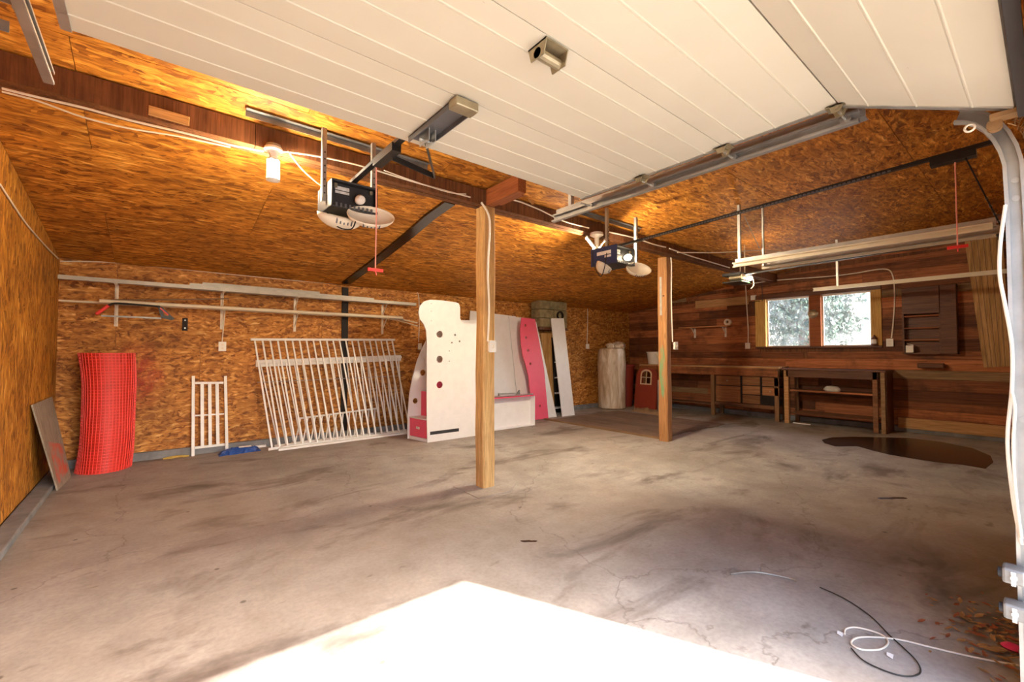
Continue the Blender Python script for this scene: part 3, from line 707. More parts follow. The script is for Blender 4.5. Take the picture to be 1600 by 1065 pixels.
# third opener, stripped of its case
o3 = thing('door_opener', 'stripped small opener with green circuit board beside the window', 'door opener', (7.2, 3.1, 2.5)); oo = o3.location
MB(oo).box(7.02, 7.4, 3.02, 3.3, 2.58, 2.62).box(7.02, 7.4, 3.02, 3.3, 2.47, 2.485).build('chassis', 'black_metal', o3)
MB(oo).cyl((7.08, 3.0, 2.545), (7.08, 3.2, 2.545), .05, n=16).build('motor', 'brass_steel', o3, smooth=True)
MB(oo).box(7.0, 7.12, 2.985, 3.0, 2.5, 2.58).build('transformer', 'brass_steel', o3)
MB(oo).box(7.02, 7.3, 3.0, 3.02, 2.468, 2.49).build('circuit_board', 'green_board', o3)
MB(oo).lathe((7.28, 3.0, 2.54), [(.002, -.05), (.03, -.04), (.036, -.01), (.02, .03)], 14, 'y').build('bulb', 'bulb_glow', o3, smooth=True)
MB(oo).box(7.1, 7.13, 3.06, 3.063, 2.6, ceil_z(3.06)-.003).build('hanger_strap', 'pvc', o3)
MB(oo).box(7.36, 7.39, 3.1, 3.103, 2.6, ceil_z(3.1)-.003).build('hanger_strap', 'pvc', o3)
MB(oo).bar((7.2, 3.02, 2.6), (7.2, .1, 2.66), .035, .02).build('rail', 'black_metal', o3)
MB(oo).tube([(7.4, 3.05, 2.58), (7.5, 3.03, 2.56), (7.52, 3.03, 2.46), (7.45, 3.04, 2.4)], .008, 8, 4).build('wire_loop', 'cable_white', o3)

# ------------------------------------------------------------------ lamps on the beam
c = V(.66, 3.58, 2.86)
lp = thing('ceiling_lamp', 'white tubular compact fluorescent lamp in round holder on the beam', 'lamp', (c.x, c.y, c.z-.3))
oo = lp.location
MB(oo).lathe((c.x, c.y, c.z), [(.05, .02), (.055, -.002)], 20).build('mount_box', 'dull_steel', lp)
MB(oo).lathe((c.x, c.y, c.z), [(.06, -.002), (.064, -.02), (.03, -.045), (.024, -.075)], 24).build('lamp_holder', 'white_plastic', lp, smooth=True)
tb = MB(oo).lathe((c.x, c.y, c.z), [(.03, -.075), (.042, -.085), (.042, -.1)], 20).build('lamp_base', 'white_plastic', lp, smooth=True)
for k in range(6):
    a = k*math.pi/3; MB(oo).tube([(c.x+.03*math.cos(a), c.y+.03*math.sin(a), c.z-.095), (c.x+.03*math.cos(a), c.y+.03*math.sin(a), c.z-.235)], .0125, 10).build('lamp_tube', 'tube_glow', lp, smooth=True)
MB(oo).lathe((c.x, c.y, c.z), [(.046, -.232), (.046, -.242), (.01, -.25)], 20).build('lamp_cap', 'bulb_glass', lp)
c = V(4.28, 3.57, 2.86)
l2 = thing('ceiling_lamp', 'white folding three-leaf lamp beside the blue door opener', 'lamp', (c.x, c.y, c.z-.28)); oo = l2.location
MB(oo).lathe((c.x, c.y, c.z), [(.08, 0), (.085, -.03), (.03, -.06), (.026, -.2)], 22).build('lamp_holder', 'white_plastic', l2, smooth=True)
MB(oo).lathe((c.x, c.y, c.z), [(.05, -.2), (.06, -.215), (.05, -.235), (.02, -.245)], 20).build('lamp_hub', 'white_plastic', l2, smooth=True)
for k, (a, el) in enumerate(((R(-40), R(52)), (R(140), R(52)), (R(215), R(-18)))):
    d = V(math.cos(a)*math.cos(el), math.sin(a)*math.cos(el), math.sin(el)); p = c+V(0, 0, -.215)+d*.04
    upd = V(0, 0, 1); sdv = d.cross(upd).normalized(); un = sdv.cross(d).normalized()
    lfo = MB(oo).bar(p, p+d*.18, .095, .018).build('lamp_leaf', 'white_plastic', l2, bevel=.006)
    MB(oo).bar(p+d*.012-un*.0105, p+d*.16-un*.0105, .066, .002).build('light_panel', 'lamp_glow', lfo)

# ------------------------------------------------------------------ cables
def cable(label, pts, r=.007, mat='cable_white', smooth=5, name='cable'):
    c = V(pts[0]); return tag(MB(c).tube(pts, r, 7, smooth).build(name, mat, smooth=True), label, 'cable')
yb_ = 3.60
def on_beam(pp, y=yb_): return [P(a, b_, 'y', y) for a, b_ in pp]
cable('upper white cable clipped along the beam from the left corner to the tube lamp', on_beam(((3, 138), (60, 152), (130, 168), (200, 187), (290, 208), (360, 226), (412, 236))), .007)
cable('lower thin white cable sagging along the beam at the left', on_beam(((3, 143), (60, 158), (130, 183), (200, 200), (280, 213), (360, 230))), .005)
cable('white cable along the beam between the tube lamp and the pale post', on_beam(((436, 236), (490, 243), (560, 258), (640, 282), (690, 296), (735, 308))), .007)
cable('second white cable beside it, right of the first opener', on_beam(((600, 266), (650, 284), (700, 300), (728, 303)), 3.59), .005)
cable('white cable along the beam from the pale post to the leaf lamp', on_beam(((765, 315), (800, 312), (840, 326), (880, 345), (920, 356))), .008)
cable('white cable along the beam from the leaf lamp to the brown post', on_beam(((950, 362), (990, 371), (1020, 381), (1040, 386))), .01)
cable('white cable along the beam right of the brown post', on_beam(((1046, 388), (1080, 400), (1110, 409), (1140, 418))), .01)
cable('thin cable from the first opener up to the beam', [P(450, 236, 'y', 3.59), P(470, 262, 'y', 3.5), P(495, 285, 'y', 3.42), P(512, 296, 'y', 3.4)], .005)
cable('black power cord looping under the first opener', [P(512, 292, 'y', 3.4), P(507, 320, 'y', 3.38), P(525, 352, 'y', 3.3), P(548, 358, 'y', 3.22), P(556, 345, 'y', 3.16)], .005, 'black_plastic')
cable('black cord hanging in a loop under the blue opener', [P(926, 392, 'y', 3.2), P(927, 412, 'y', 3.15), P(938, 431, 'y', 3.05), P(944, 420, 'y', 2.99), P(948, 395, 'y', 2.99)], .005, 'black_plastic')
def post_cable(label, pts): return cable(label, pts, .008)
cable('white cable running down the front of the pale post to its switch', [P(752, 316, 'y', 3.6), P(765, 345, 'y', 3.6), P(762, 420, 'y', 3.6), P(764, 480, 'y', 3.6), P(762, 533, 'y', 3.6)], .011)
cable('white cable running down the right of the brown post to its switch', [P(1045, 392, 'y', 3.74), P(1049, 410, 'y', 3.74), P(1049, 470, 'y', 3.74), P(1051, 534, 'y', 3.74)], .010)
# along the wall tops
ybk = YB-.012
cable('thin cable along the foot of the ceiling, back wall left half', [P(a, b_, 'y', ybk) for a, b_ in ((94, 408), (180, 410), (280, 420), (400, 432), (520, 443), (640, 452))], .007)
cable('thin cable along the foot of the ceiling, back wall right half', [P(a, b_, 'y', ybk) for a, b_ in ((660, 455), (740, 459), (840, 471), (862, 464), (890, 472), (940, 480), (982, 486))], .009)
cable('white cable down the left wall from the door to the back corner', [P(0, 288, 'x', XL+.01), P(40, 348, 'x', XL+.01), P(72, 385, 'x', XL+.01), P(91, 404, 'x', XL+.01)], .007)
xr_ = XR-.012
cable('white cable climbing the plank wall from the back corner to the third opener', [P(a, b_, 'x', xr_) for a, b_ in ((986, 486), (1030, 474), (1080, 462), (1130, 446), (1165, 444), (1210, 438), (1300, 431), (1340, 426))], .011)
cable('white cable drop to the outlet left of the window', [P(a, b_, 'x', XR-.05) for a, b_ in ((1165, 446), (1167, 480), (1169, 515), (1169, 536))], .011)
cable('white cable bending down to the outlet right of the window', [P(a, b_, 'x', xr_) for a, b_ in ((1340, 426), (1380, 420), (1394, 428), (1398, 460), (1396, 500), (1393, 528))], .011)
cable('white cable drop to the outlet near the wrapped roll', [P(a, b_, 'y', ybk) for a, b_ in ((915, 476), (918, 484), (918, 510), (917, 540))], .010)
cable('white cable drop behind the loft bed panel', [P(a, b_, 'y', ybk) for a, b_ in ((648, 453), (654, 462), (655, 500), (654, 534))], .008)
cable('white cable drop to the outlet above the small railing', [P(a, b_, 'y', ybk) for a, b_ in ((352, 478), (350, 500), (347, 534))], .008)
cable('loose white cable hanging down the right door track', [P(a, b_, 'x', xv-.045) for a, b_ in ((1571, 320), (1563, 380), (1562, 430), (1571, 480), (1581, 540), (1581, 605), (1574, 690), (1583, 780), (1596, 850))], .006)
cable('second white cable bulging out below the first on the right track', [P(a, b_, 'x', xv-.06) for a, b_ in ((1581, 612), (1586, 640), (1583, 690), (1586, 760), (1596, 840))], .005)
cable('thin white cable hanging across below the ceiling at the third door', [(5.0, 2.9, 2.6), (5.5, 2.6, 2.62), (6.1, 2.3, 2.68), (6.8, 2.0, 2.64)], .006)

# ------------------------------------------------------------------ outlets and switches
def outlet(label, c, face, w_=.07, h_=.115, switch=False):
    t = thing('outlet', label, 'switch' if switch else 'outlet', c)
    nx = {'y': (0, -1), 'x': (-1, 0)}[face]
    def bx(u0, u1, d0, d1, z0, z1):
        return MB().box(u0, u1, -d1, -d0, z0, z1) if face == 'y' else MB().box(-d1, -d0, u0, u1, z0, z1)
    bx(-w_/2+.006, w_/2-.006, .0, .03, -h_/2+.006, h_/2-.006).build('box', 'white_plastic', t)
    pl = bx(-w_/2, w_/2, .03, .036, -h_/2, h_/2).build('cover_plate', 'white_plastic', t, bevel=.002)
    if switch: bx(-.006, .006, .036, .048, -.014, .014).build('toggle', 'cream_plastic', pl)
    else:
        for s in (-1, 1): bx(-.014, .014, .036, .038, s*.025-.014, s*.025+.014).build('socket', 'cream_plastic', pl)
    return t
outlet('white outlet on the back wall above the small railing', P(347, 541, 'y', YB), 'y', .09, .13)
outlet('white outlet half hidden behind the loft bed panel', P(655, 541, 'y', YB), 'y')
outlet('white outlet on the back wall left of the wrapped roll', P(917, 541, 'y', YB), 'y', .1, .12)
outlet('white switch box on the front of the pale post', P(768, 541, 'y', 3.6), 'y', .085, .12, True).location.y = 3.613
outlet('white switch box on the side of the brown post', P(1054, 540, 'y', 3.74), 'y', .085, .125, True)
outlet('white outlet on the plank wall left of the window', P(1169, 540, 'x', XR), 'x', .1, .13)
outlet('white outlet on the plank wall right of the window', P(1391, 535, 'x', XR), 'x', .1, .14)


# ------------------------------------------------------------------ along the back wall, left to right
# weathered board against the left wall
q = [P(88, 767, 'z', .0), P(109, 746, 'z', .0), P(79, 620, 'x', XL+.012), P(48, 633, 'x', XL+.012)]
lb = thing('leaning_board', 'weathered grey board with red overspray, leaning in the left corner', 'board', (q[0]+q[1])/2)
q[0].z = q[1].z = .057 if q[0].x < XL+.13 else 0
MB(lb.location).slab(q, (.012, 0, .006)).build('board', 'weather_board', lb, bevel=.002)
def spray_mat():
    m, N, L, b = newmat('overspray', .6)
    n = noise(N, L, coords(N, L), 7, 5, .7); r = ramp(N, [(.42, (.30, .25, .2)), (.6, (.55, .09, .05))]); L.new(n.outputs[0], r.inputs[0]); L.new(r.outputs[0], b.inputs['Base Color'])
spray_mat()
def lerp4(u, v): return (q[0]*(1-u)+q[1]*u)*(1-v)+(q[3]*(1-u)+q[2]*u)*v
MB(lb.location).slab([lerp4(*uv)+V(.0125, 0, .0063) for uv in ((.1, .05), (.95, .1), (.9, .42), (.2, .55))], (.0012, 0, .0006)).build('red_overspray', 'overspray', lb)

# red mesh roll
rc = V(-.42, 7.03, 0); rr, rh = .245, 1.36
rl_ = thing('fence_roll', 'upright roll of bright red plastic safety mesh', 'mesh roll', rc)
def wav(a, z): return rr*(1+.035*math.sin(3*a+z*2)+.02*math.sin(z*7+a))*(1-.04*math.sin(z*2.3)) 
def wp(a, z, k=1.0): return V(wav(a, z)*k*math.cos(a)+.03*math.sin(z*2.2), wav(a, z)*k*math.sin(a), z)
core = MB(); na, nz = 40, 22; vs = []
for i in range(nz+1):
    for k in range(na): vs.append(wp(2*math.pi*k/na, rh*i/nz, .955))
core.add(vs, [(i*na+k, i*na+(k+1) % na, (i+1)*na+(k+1) % na, (i+1)*na+k) for i in range(nz) for k in range(na)])
for kk in (.8, .62, .45):
    vs = []
    for i in (0, nz):
        for k in range(na): vs.append(wp(2*math.pi*k/na, rh*i/nz-(0 if i == 0 else .004), kk))
    core.add(vs, [(k, (k+1) % na, na+(k+1) % na, na+k) for k in range(na)])
core.build('inner_layers', 'red_core', rl_, smooth=True)
net = MB()
for k in range(46):
    a = 2*math.pi*k/46; net.tube([wp(a, rh*i/16) for i in range(17)], .0045, 4)
for i in range(40):
    z_ = .008+(rh-.016)*i/39; net.tube([wp(2*math.pi*k/36, z_) for k in range(37)], .0045, 4)
tag(net.build('mesh_strands', 'red_net', rl_), kind='stuff')

# small railing
def railing_small():
    b0, b1 = P(301, 712, 'z', 0), P(358, 703, 'z', 0); b0.y = 7.2; b1.y = 7.22
    t0, t1_ = P(302, 587, 'y', 7.27), P(352, 587, 'y', 7.27)
    b0.x = t0.x+.01; b1.x = t1_.x+.03; b0.z = b1.z = .0
    t = thing('railing', 'small narrow white railing panel beside the red mesh roll', 'railing', (b0+b1)/2, group='white railing panels'); oo = t.location
    for a, b_ in ((b0, t0), (b1, t1_)): MB(oo).bar(a, b_, .035, .03, (0, 1, 0)).build('stile', 'white_paint', t, bevel=.002)
    def at(u, v): return (b0*(1-u)+b1*u)*(1-v)+(t0*(1-u)+t1_*u)*v
    for v_, h_ in ((.1, .03), (.5, .018), (.91, .03)): MB(oo).bar(at(.06, v_), at(.94, v_), .02, h_).build('rail', 'white_paint', t)
    for u in (.27, .5, .73): MB(oo).bar(at(u, .115), at(u, .895), .038, .014, (0, 1, 0)).build('baluster', 'white_paint', t)
railing_small()
def railing(label, b0, b1, t0, t1_, n, w_=.02, rail=(.035, .035), off=0.0, mid=None, board=None):
    b0, b1, t0, t1_ = V(b0), V(b1), V(t0), V(t1_)
    t = thing('railing', label, 'railing', (b0+b1)/2, group='white railing panels'); oo = t.location
    MB(oo).bar(b0, b1, *rail).build('bottom_rail', 'white_paint', t, bevel=.003)
    MB(oo).bar(t0, t1_, *rail).build('top_rail', 'white_paint', t, bevel=.003)
    proto = None
    for k in range(n):
        u = (k+.5)/n; a, b_ = b0.lerp(b1, u), t0.lerp(t1_, u)
        MB(oo).bar(a, b_, w_, w_*.7, (0, 1, 0)).build('baluster', 'white_paint', t)
    if board: MB(oo).bar(b0.lerp(t0, board)+V(0, .02, 0), b1.lerp(t1_, board)+V(0, .02, 0), .016, .1).build('face_board', 'white_paint', t)
    if mid: MB(oo).bar(b0.lerp(t0, mid)+V(0, .012, 0), b1.lerp(t1_, mid)+V(0, .012, 0), .008, .008).build('tie_wire', 'mesh_grey', t)
    return t
railing('tallest wide white railing panel leaning on the back wall', (1.27, 6.93, .022), (3.5, 7.0, .022), (1.09, 7.3, 1.555), (3.29, 7.3, 1.595), 22, .022, mid=.6)
railing('lower wide white railing panel with broad top board, tucked behind the tallest one', (1.38, 7.09, .022), (3.44, 7.12, .022), (1.16, 7.3, 1.22), (3.42, 7.3, 1.29), 20, .018, board=.99)
railing('short white railing piece standing low behind the wide panels', (1.62, 7.19, .02), (2.95, 7.2, .02), (1.72, 7.3, .36), (3.0, 7.3, .42), 12, .018, rail=(.025, .025))
for lab, a, b_ in (('long loose white rail lying in front of the wide railing panels', (1.38, 6.84, .015), (3.5, 6.93, .015)), ('loose white rail lying along the foot of the back wall by the blue bundle', (.86, 7.265, .015), (1.3, 7.265, .015))):
    a, b_ = V(a), V(b_); tag(MB((a+b_)/2).bar(a, b_, .045, .03).build('loose_rail', 'white_paint', bevel=.003), lab, 'rail', 'loose white rails on the floor')
# blue folded tarp bundle
bt = thing('tarp_bundle', 'crumpled blue tarp bundle with a white label, on the floor', 'tarp', (.95, 7.07, 0))
mb = MB(); n1, n2 = 16, 9; vs = []; rn = random.Random(4)
for i in range(n1+1):
    u = i/n1
    for j in range(n2+1):
        v_ = j/n2; h_ = .075*math.sin(math.pi*u)**.5*math.sin(math.pi*v_)**.5
        vs.append((-.25+.5*u+rn.uniform(-.008, .008), -.1+.2*v_+.06*u-.03+rn.uniform(-.01, .01), max(0.001, h_+rn.uniform(-.016, .016)*(1 if 0 < j < n2 else 0)) if 0 < i < n1 and 0 < j < n2 else .001))
mb.add(vs, [(i*(n2+1)+j, (i+1)*(n2+1)+j, (i+1)*(n2+1)+j+1, i*(n2+1)+j+1) for i in range(n1) for j in range(n2)])
mb.build('tarp', 'blue_tarp', bt)
MB().slab([(-.02, -.075, .075), (.13, -.065, .072), (.13, -.02, .084), (-.02, -.03, .086)], (0, -.002, .003)).build('paper_label', 'white_paint', bt)
yr = MB((.2, 7.2, 0)); rn = random.Random(12)
yr.tube([(.13, 7.2, .012), (.2, 7.17, .015), (.27, 7.22, .012), (.34, 7.18, .015), (.39, 7.2, .012)], .011, 7, 5).tube([(.15, 7.23, .012), (.22, 7.22, .02), (.3, 7.17, .03), (.36, 7.23, .012)], .009, 7, 5)
tag(yr.build('yellow_strap', 'yellow_rope', smooth=True), 'short yellow strap lying at the foot of the back wall', 'strap')

# shelf brackets on the back wall
def bracket_mesh(mat):
    m_ = MB(); m_.box(-.018, .018, -.006, 0, -.26, .0).box(-.016, .016, -.24, -.006, -.006, 0)
    m_.prism([(-.003, -.006, -.2), (-.003, -.2, -.006), (-.003, -.17, -.006), (-.003, -.006, -.16)], [], (.006, 0, 0)); return m_
lvl = {'upper': (2.20, 440), 'lower': (1.95, 470)}
pos = [('left', -.36), ('second', .74), ('third', 1.68), ('right', 3.08)]
src = None
for lv, (z_, _) in lvl.items():
    for nm, x in pos:
        if src is None: b_ = bracket_mesh('x').build('shelf_bracket', 'cream_plastic'); src = b_
        else: b_ = src.copy(); COL.objects.link(b_)
        b_.location = (x, YB, z_)
        where = {'left': 'leftmost', 'second': 'second from the left', 'third': 'third from the left', 'right': 'rightmost'}[nm]
        tag(b_, f'cream steel shelf bracket on the back wall, {where} of the {lv} row', 'bracket', 'brackets holding the channels and pipes')
# channels on the upper brackets, pipes on the lower
def channel(label, x0, x1, y, z_, w_=.06, h_=.03, dz=0.0, mat='grey_channel'):
    a, b_ = V(x0, y, z_), V(x1, y, z_+dz); t = .003; m_ = MB((a+b_)/2)
    m_.bar(a, b_, w_, t); s = V(0, w_/2, 0)
    for k in (-1, 1): m_.bar(a+s*k+V(0, 0, h_/2), b_+s*k+V(0, 0, h_/2), t, h_)
    return tag(m_.build('metal_channel', mat), label, 'channel', 'metal channels on the upper brackets')
channel('longest grey metal channel, running from the left corner across the upper brackets', XL+.02, 3.6, 7.13, 2.203, .07, .045)
channel('grey metal channel against the wall on the upper brackets', -.1, 3.5, 7.22, 2.203, .06, .05)
channel('pale grey channel stacked highest near the middle of the upper brackets', .62, 2.0, 7.22, 2.285, .05, .03)
channel('short grey channel stacked in front of the highest one', .36, 2.3, 7.14, 2.252, .05, .025)
channel('short grey channel left of the stacked pair', .5, 1.5, 7.16, 2.282, .04, .02)
channel('short pale channel stacked near the black upright', 2.15, 2.85, 7.17, 2.256, .045, .025)
def pipe(label, pts, r, mat='pvc', n=12):
    return tag(MB(pts[0]).tube(pts, r, n, 4).build('plastic_pipe', mat, smooth=True), label, 'pipe', 'pipes on the lower brackets')
pipe('thick cream pipe on the front of the lower brackets', [(-.5, 7.12, 1.975), (1.0, 7.12, 1.975), (3.35, 7.12, 1.975)], .024)
pipe('thin cream pipe reaching the left corner on the lower brackets', [(XL+.02, 7.2, 1.963), (1.2, 7.2, 1.963), (3.1, 7.2, 1.962), (3.65, 7.15, 1.9)], .012)
pipe('thin pale pipe sagging at its right end past the last lower bracket', [(XL+.03, 7.26, 1.961), (2.0, 7.26, 1.961), (3.1, 7.26, 1.961), (3.7, 7.24, 1.85)], .010)
pipe('thin brown strip slanting above the cream pipes', [(-.4, 7.16, 2.0), (.2, 7.16, 2.05), (.8, 7.16, 2.11)], .009, 'brown_strip')
pipe('thin grey pipe lying between the cream pipes', [(.6, 7.165, 1.961), (2.0, 7.165, 1.961), (3.4, 7.165, 1.955)], .010, 'grey_channel')
# bow saw under the lower bracket
bs = thing('bow_saw', 'red and black bow saw hanging under the lower bracket', 'saw', P(205, 495, 'y', 7.08)); oo = bs.location
def W_(px, py): return P(px, py, 'y', 7.08)
MB(oo).tube([W_(168, 478), W_(180, 474), W_(215, 476), W_(250, 479)], .012, 8, 4).build('frame', 'black_metal', bs)
MB(oo).bar(W_(158, 493), W_(252, 497), .003, .02).build('blade', 'dull_steel', bs)
MB(oo).bar(W_(150, 491), W_(170, 477), .03, .035).build('nose_grip', 'red_plastic', bs, bevel=.008)
hd = MB(oo).prism([W_(246, 478), W_(254, 480), W_(273, 498), W_(268, 500), W_(252, 496)], [[W_(254, 485), W_(264, 494), W_(256, 492)]], (0, .025, 0)).build('handle', 'black_plastic', bs)
MB(oo).bar(W_(250, 481), W_(263, 492), .034, .012).build('handle_inset', 'red_plastic', bs)
c = P(289, 506, 'y', YB)
wp_ = thing('wall_catch', 'small black metal catch screwed to the back wall', 'catch', c)
MB().box(-.03, .03, -.012, 0, -.09, .08).build('plate', 'black_paint', wp_, bevel=.003)
for z_ in (-.055, .05): MB().cyl((0, -.012, z_), (0, -.018, z_), .009, n=8).build('screw', 'galvanised', wp_)

# red paint overspray on the wall right of the roll, a thin film of paint
def film(name):
    m, N, L, b = newmat(name, .6); o_ = N['Material Output']
    tr_ = N.new('ShaderNodeBsdfTransparent'); mx = N.new('ShaderNodeMixShader')
    tc = N.new('ShaderNodeTexCoord'); n = noise(N, L, tc.outputs['Object'], 6, 5, .7)
    g = N.new('ShaderNodeTexGradient'); g.gradient_type = 'SPHERICAL'; mp = N.new('ShaderNodeMapping'); mp.inputs['Scale'].default_value = (3.2, 1, 2.0)
    L.new(tc.outputs['Object'], mp.inputs[0]); L.new(mp.outputs[0], g.inputs[0])
    f = mathn(N, L, 'MULTIPLY', mathn(N, L, 'SUBTRACT', n.outputs[0], .42, True), 4.0); f = mathn(N, L, 'MULTIPLY', f, g.outputs['Fac'], True)
    b.inputs['Base Color'].default_value = (.62, .05, .02, 1)
    L.new(f, mx.inputs[0]); L.new(tr_.outputs[0], mx.inputs[1]); L.new(b.outputs[0], mx.inputs[2]); L.new(mx.outputs[0], o_.inputs['Surface'])
film('paint_film')
c = P(212, 590, 'y', YB-.003)
MB(c).box(c.x-.3, c.x+.3, YB-.004, YB-.002, c.z-.5, c.z+.5).build('paint_overspray', 'paint_film', wb, loc=c)

# ------------------------------------------------------------------ loft bed pieces
YP = 6.02
def F(px, py, y=YP): return P(px, py, 'y', y)
bp = thing('loft_bed_end', 'white loft bed end with round holes, curved side and pink step drawer', 'bed end', F(668, 692)); bp.location.z = 0; oo = bp.location
outl = [(668, 692), (667, 640), (667, 580), (667, 530), (666, 516), (662, 506), (656, 498), (654, 488), (656, 478), (662, 471), (672, 468), (690, 469), (712, 472), (717, 474), (719, 480), (719, 497), (722, 503), (728, 505), (763, 509), (763, 679)]
pl = [F(*a) for a in outl]
for a in (pl[0], pl[-1]): a.z = .002
def hole(px, py, r, y): c = F(px, py, y); return circ(c, r, (1, 0, 0), (0, 0, 1))
fp = MB(oo).prism(pl, [hole(687, 522, .055, YP), hole(687, 561, .055, YP), hole(687, 601, .055, YP)], (0, .018, 0)).build('front_panel', 'white_board', bp)
fp['label'] = 'white side panel with three round holes in a column'
YR = 6.5
outl = [(637, 684), (637, 650), (640, 615), (645, 588), (652, 563), (660, 543), (669, 527), (690, 505), (720, 500), (752, 500), (752, 668)]
pl = [F(a, b_, YR) for a, b_ in outl]
for a in (pl[0], pl[-1]): a.z = .002
MB(oo).prism(pl, [hole(661, 582, .05, YR), hole(649, 626, .045, YR)], (0, .018, 0)).build('curved_panel', 'white_board', bp)
xa = F(668, 690).x+.003; xa2 = F(637, 684, YR).x+.02
zt = F(668, 655).z
def skew(y): return xa+(xa2-xa)*(y-YP)/(YR-YP)
y0, y1 = YP+.018, YR
sx = xa-.0
MB(oo).slab([(skew(y0), y0, zt), (skew(y1), y1, zt), (skew(y1)+.5, y1, zt), (skew(y0)+.5, y0, zt)], (0, 0, -.018)).build('step_tread', 'white_board', bp)
MB(oo).slab([(skew(y0), y0, .002), (skew(y1), y1, .002), (skew(y1)+.5, y1, .002), (skew(y0)+.5, y0, .002)], (0, 0, .05)).build('plinth', 'white_board', bp)
dr = MB(oo).slab([(skew(y0+.01)+.008, y0+.01, .056), (skew(y1-.01)+.008, y1-.01, .056), (skew(y1-.01)+.008, y1-.01, zt-.022), (skew(y0+.01)+.008, y0+.01, zt-.022)], (.018, 0, 0)).build('drawer', 'pink_board', bp); dr['label'] = 'pink drawer front'
ym = (y0+y1)/2; zm = (zt+.04)/2
MB(oo).box(skew(ym)-.006, skew(ym)+.008, ym-.05, ym+.05, zm-.018, zm+.018).build('handle', 'white_plastic', dr, bevel=.004)
zt2 = F(668, 612, YP+.3).z
MB(oo).slab([(skew(y0)+.2, YP+.02, zt), (skew(y0)+.14, YR, zt), (skew(y0)+.14, YR, zt2), (skew(y0)+.2, YP+.02, zt2)], (.018, 0, 0)).build('riser', 'pink_board', bp)
c = F(687, 601)
MB(oo).box(c.x-.15, c.x+.3, YP+.12, YP+.136, zt2, c.z+.16).build('riser', 'pink_board', bp)
MB(oo).box(xa+.22, xa+.6, YP+.02, YR, zt2-.018, zt2).build('step_tread', 'white_board', bp)
MB(oo).box(F(672, 675).x, F(717, 670).x, YP-.002, YP-.0005, F(690, 677).z, F(690, 672).z).build('black_sticker', 'black_label', bp)
MB(oo).box(F(674, 653).x, F(736, 647).x, YP-.003, YP-.0005, F(700, 652).z-.025, F(700, 652).z+.03).build('cleat', 'white_board', bp, bevel=.001)
for px, py, r in ((711, 523, .018), (706, 535, .014), (718, 533, .016), (702, 548, .008), (702, 564, .009), (674, 474, .006), (674, 486, .006), (674, 501, .006)):
    MB(oo).cyl(F(px, py)+V(0, -.0015, 0), F(px, py)+V(0, .0, 0), r, n=10).build('screw_hole', 'grey_bar', bp)
# leaning panels behind the pale post
def lean(name, label, quad, ylist, t, mat, cat='panel', part='sheet'):
    q = [P(px, py, 'y', y) for (px, py), y in zip(quad, ylist)]
    for k in (0, 1): q[k].z = .004
    c = (q[0]+q[1])/2; c.z = 0
    th_ = thing(name, label, cat, c); MB(c).slab(q, (0, t, 0)).build(part, mat, th_, bevel=.0015); return th_, q
lean('leaning_board', 'large white panel leaning behind the pale post', ((720, 650), (826, 640), (806, 494), (735, 485)), (6.9, 6.9, 7.28, 7.28), .018, 'white_board')
lean('leaning_board', 'narrow white panel between the large white panel and the pink one', ((812, 640), (842, 640), (818, 496), (795, 494)), (6.86, 6.86, 7.24, 7.24), .016, 'white_board')
lean('leaning_board', 'tapering white panel showing right of the pink one', ((850, 651), (870, 651), (838, 503), (826, 501)), (6.72, 6.72, 6.95, 6.95), .016, 'white_board')
# pink panel with a wavy left edge
ptop, pbot = 6.93, 6.68
def PK(px, py):
    f_ = min(1, max(0, (652-py)/(652-497))); return P(px, py, 'y', pbot+(ptop-pbot)*f_)
outl = [(834, 653), (832, 630), (828, 608), (826, 588), (822, 572), (817, 555), (814, 535), (813, 515), (815, 496), (836, 498), (842, 530), (850, 575), (857, 653)]
pkc = PK(845, 653); pkc.z = 0
pk = thing('leaning_board', 'tall pink panel with a wavy edge and small round holes', 'panel', pkc)
pts3 = [PK(*a) for a in outl]
# bring all points into one plane
A, B_, C_ = pts3[0], pts3[8], pts3[-1]; nn = (B_-A).cross(C_-A).normalized()
def onp(px, py):
    d = ray(px, py); return CAM+d*((A-CAM).dot(nn)/d.dot(nn))
pts3 = [onp(*a) for a in outl]
for k in (0, -1): pts3[k].z = .004
u_ = V(1, 0, 0); v_ = nn.cross(u_).normalized()
hl = [circ(onp(px, py), .026, u_, v_, 14) for px, py in ((821, 508), (822, 527), (825, 547), (829, 568), (844, 634))]
MB(pkc).prism(pts3, hl, nn*(.016 if nn.y > 0 else -.016)).build('sheet', 'pink_board', pk)
# white tray box with pink lip, metal rails on top
x0, x1 = F(735, 676, 6.2).x, F(836, 664, 6.2).x; zt = F(836, 618, 6.2).z
tx = thing('bed_drawer_tray', 'low white open tray standing on edge, pink strip along its top', 'tray', ((x0+x1)/2, 6.3, 0)); oo = tx.location
MB(oo).box(x0, x1, 6.32, 6.335, 0.002, zt).build('back_sheet', 'white_board', tx)
for a in ((x0, x1, 6.2, 6.32, .002, .02), (x0, x0+.016, 6.2, 6.32, .02, zt-.0), (x1-.016, x1, 6.2, 6.32, .02, zt)): MB(oo).box(*a).build('side_lip', 'white_board', tx)
MB(oo).box(x0, x1-.02, 6.2, 6.32, zt-.0, zt+.018).build('pink_strip', 'pink_board', tx)
def metal_bar(label, pts, r=.014):
    return tag(MB(pts[0]).tube(pts, r, 8, 1).build('metal_rail', 'galvanised'), label, 'rail', 'metal rails on the tray')
metal_bar('long pale metal rail lying along the top of the white tray', [(x0+.1, 6.23, zt+.032), (x1-.03, 6.23, zt+.032)])
a = [F(782, 616, 6.23), F(815, 609, 6.27)]
mr = thing('metal_bracket', 'bent metal corner bracket lying on the white tray', 'bracket', (a[0].x, 6.26, zt+.018)); oo = mr.location
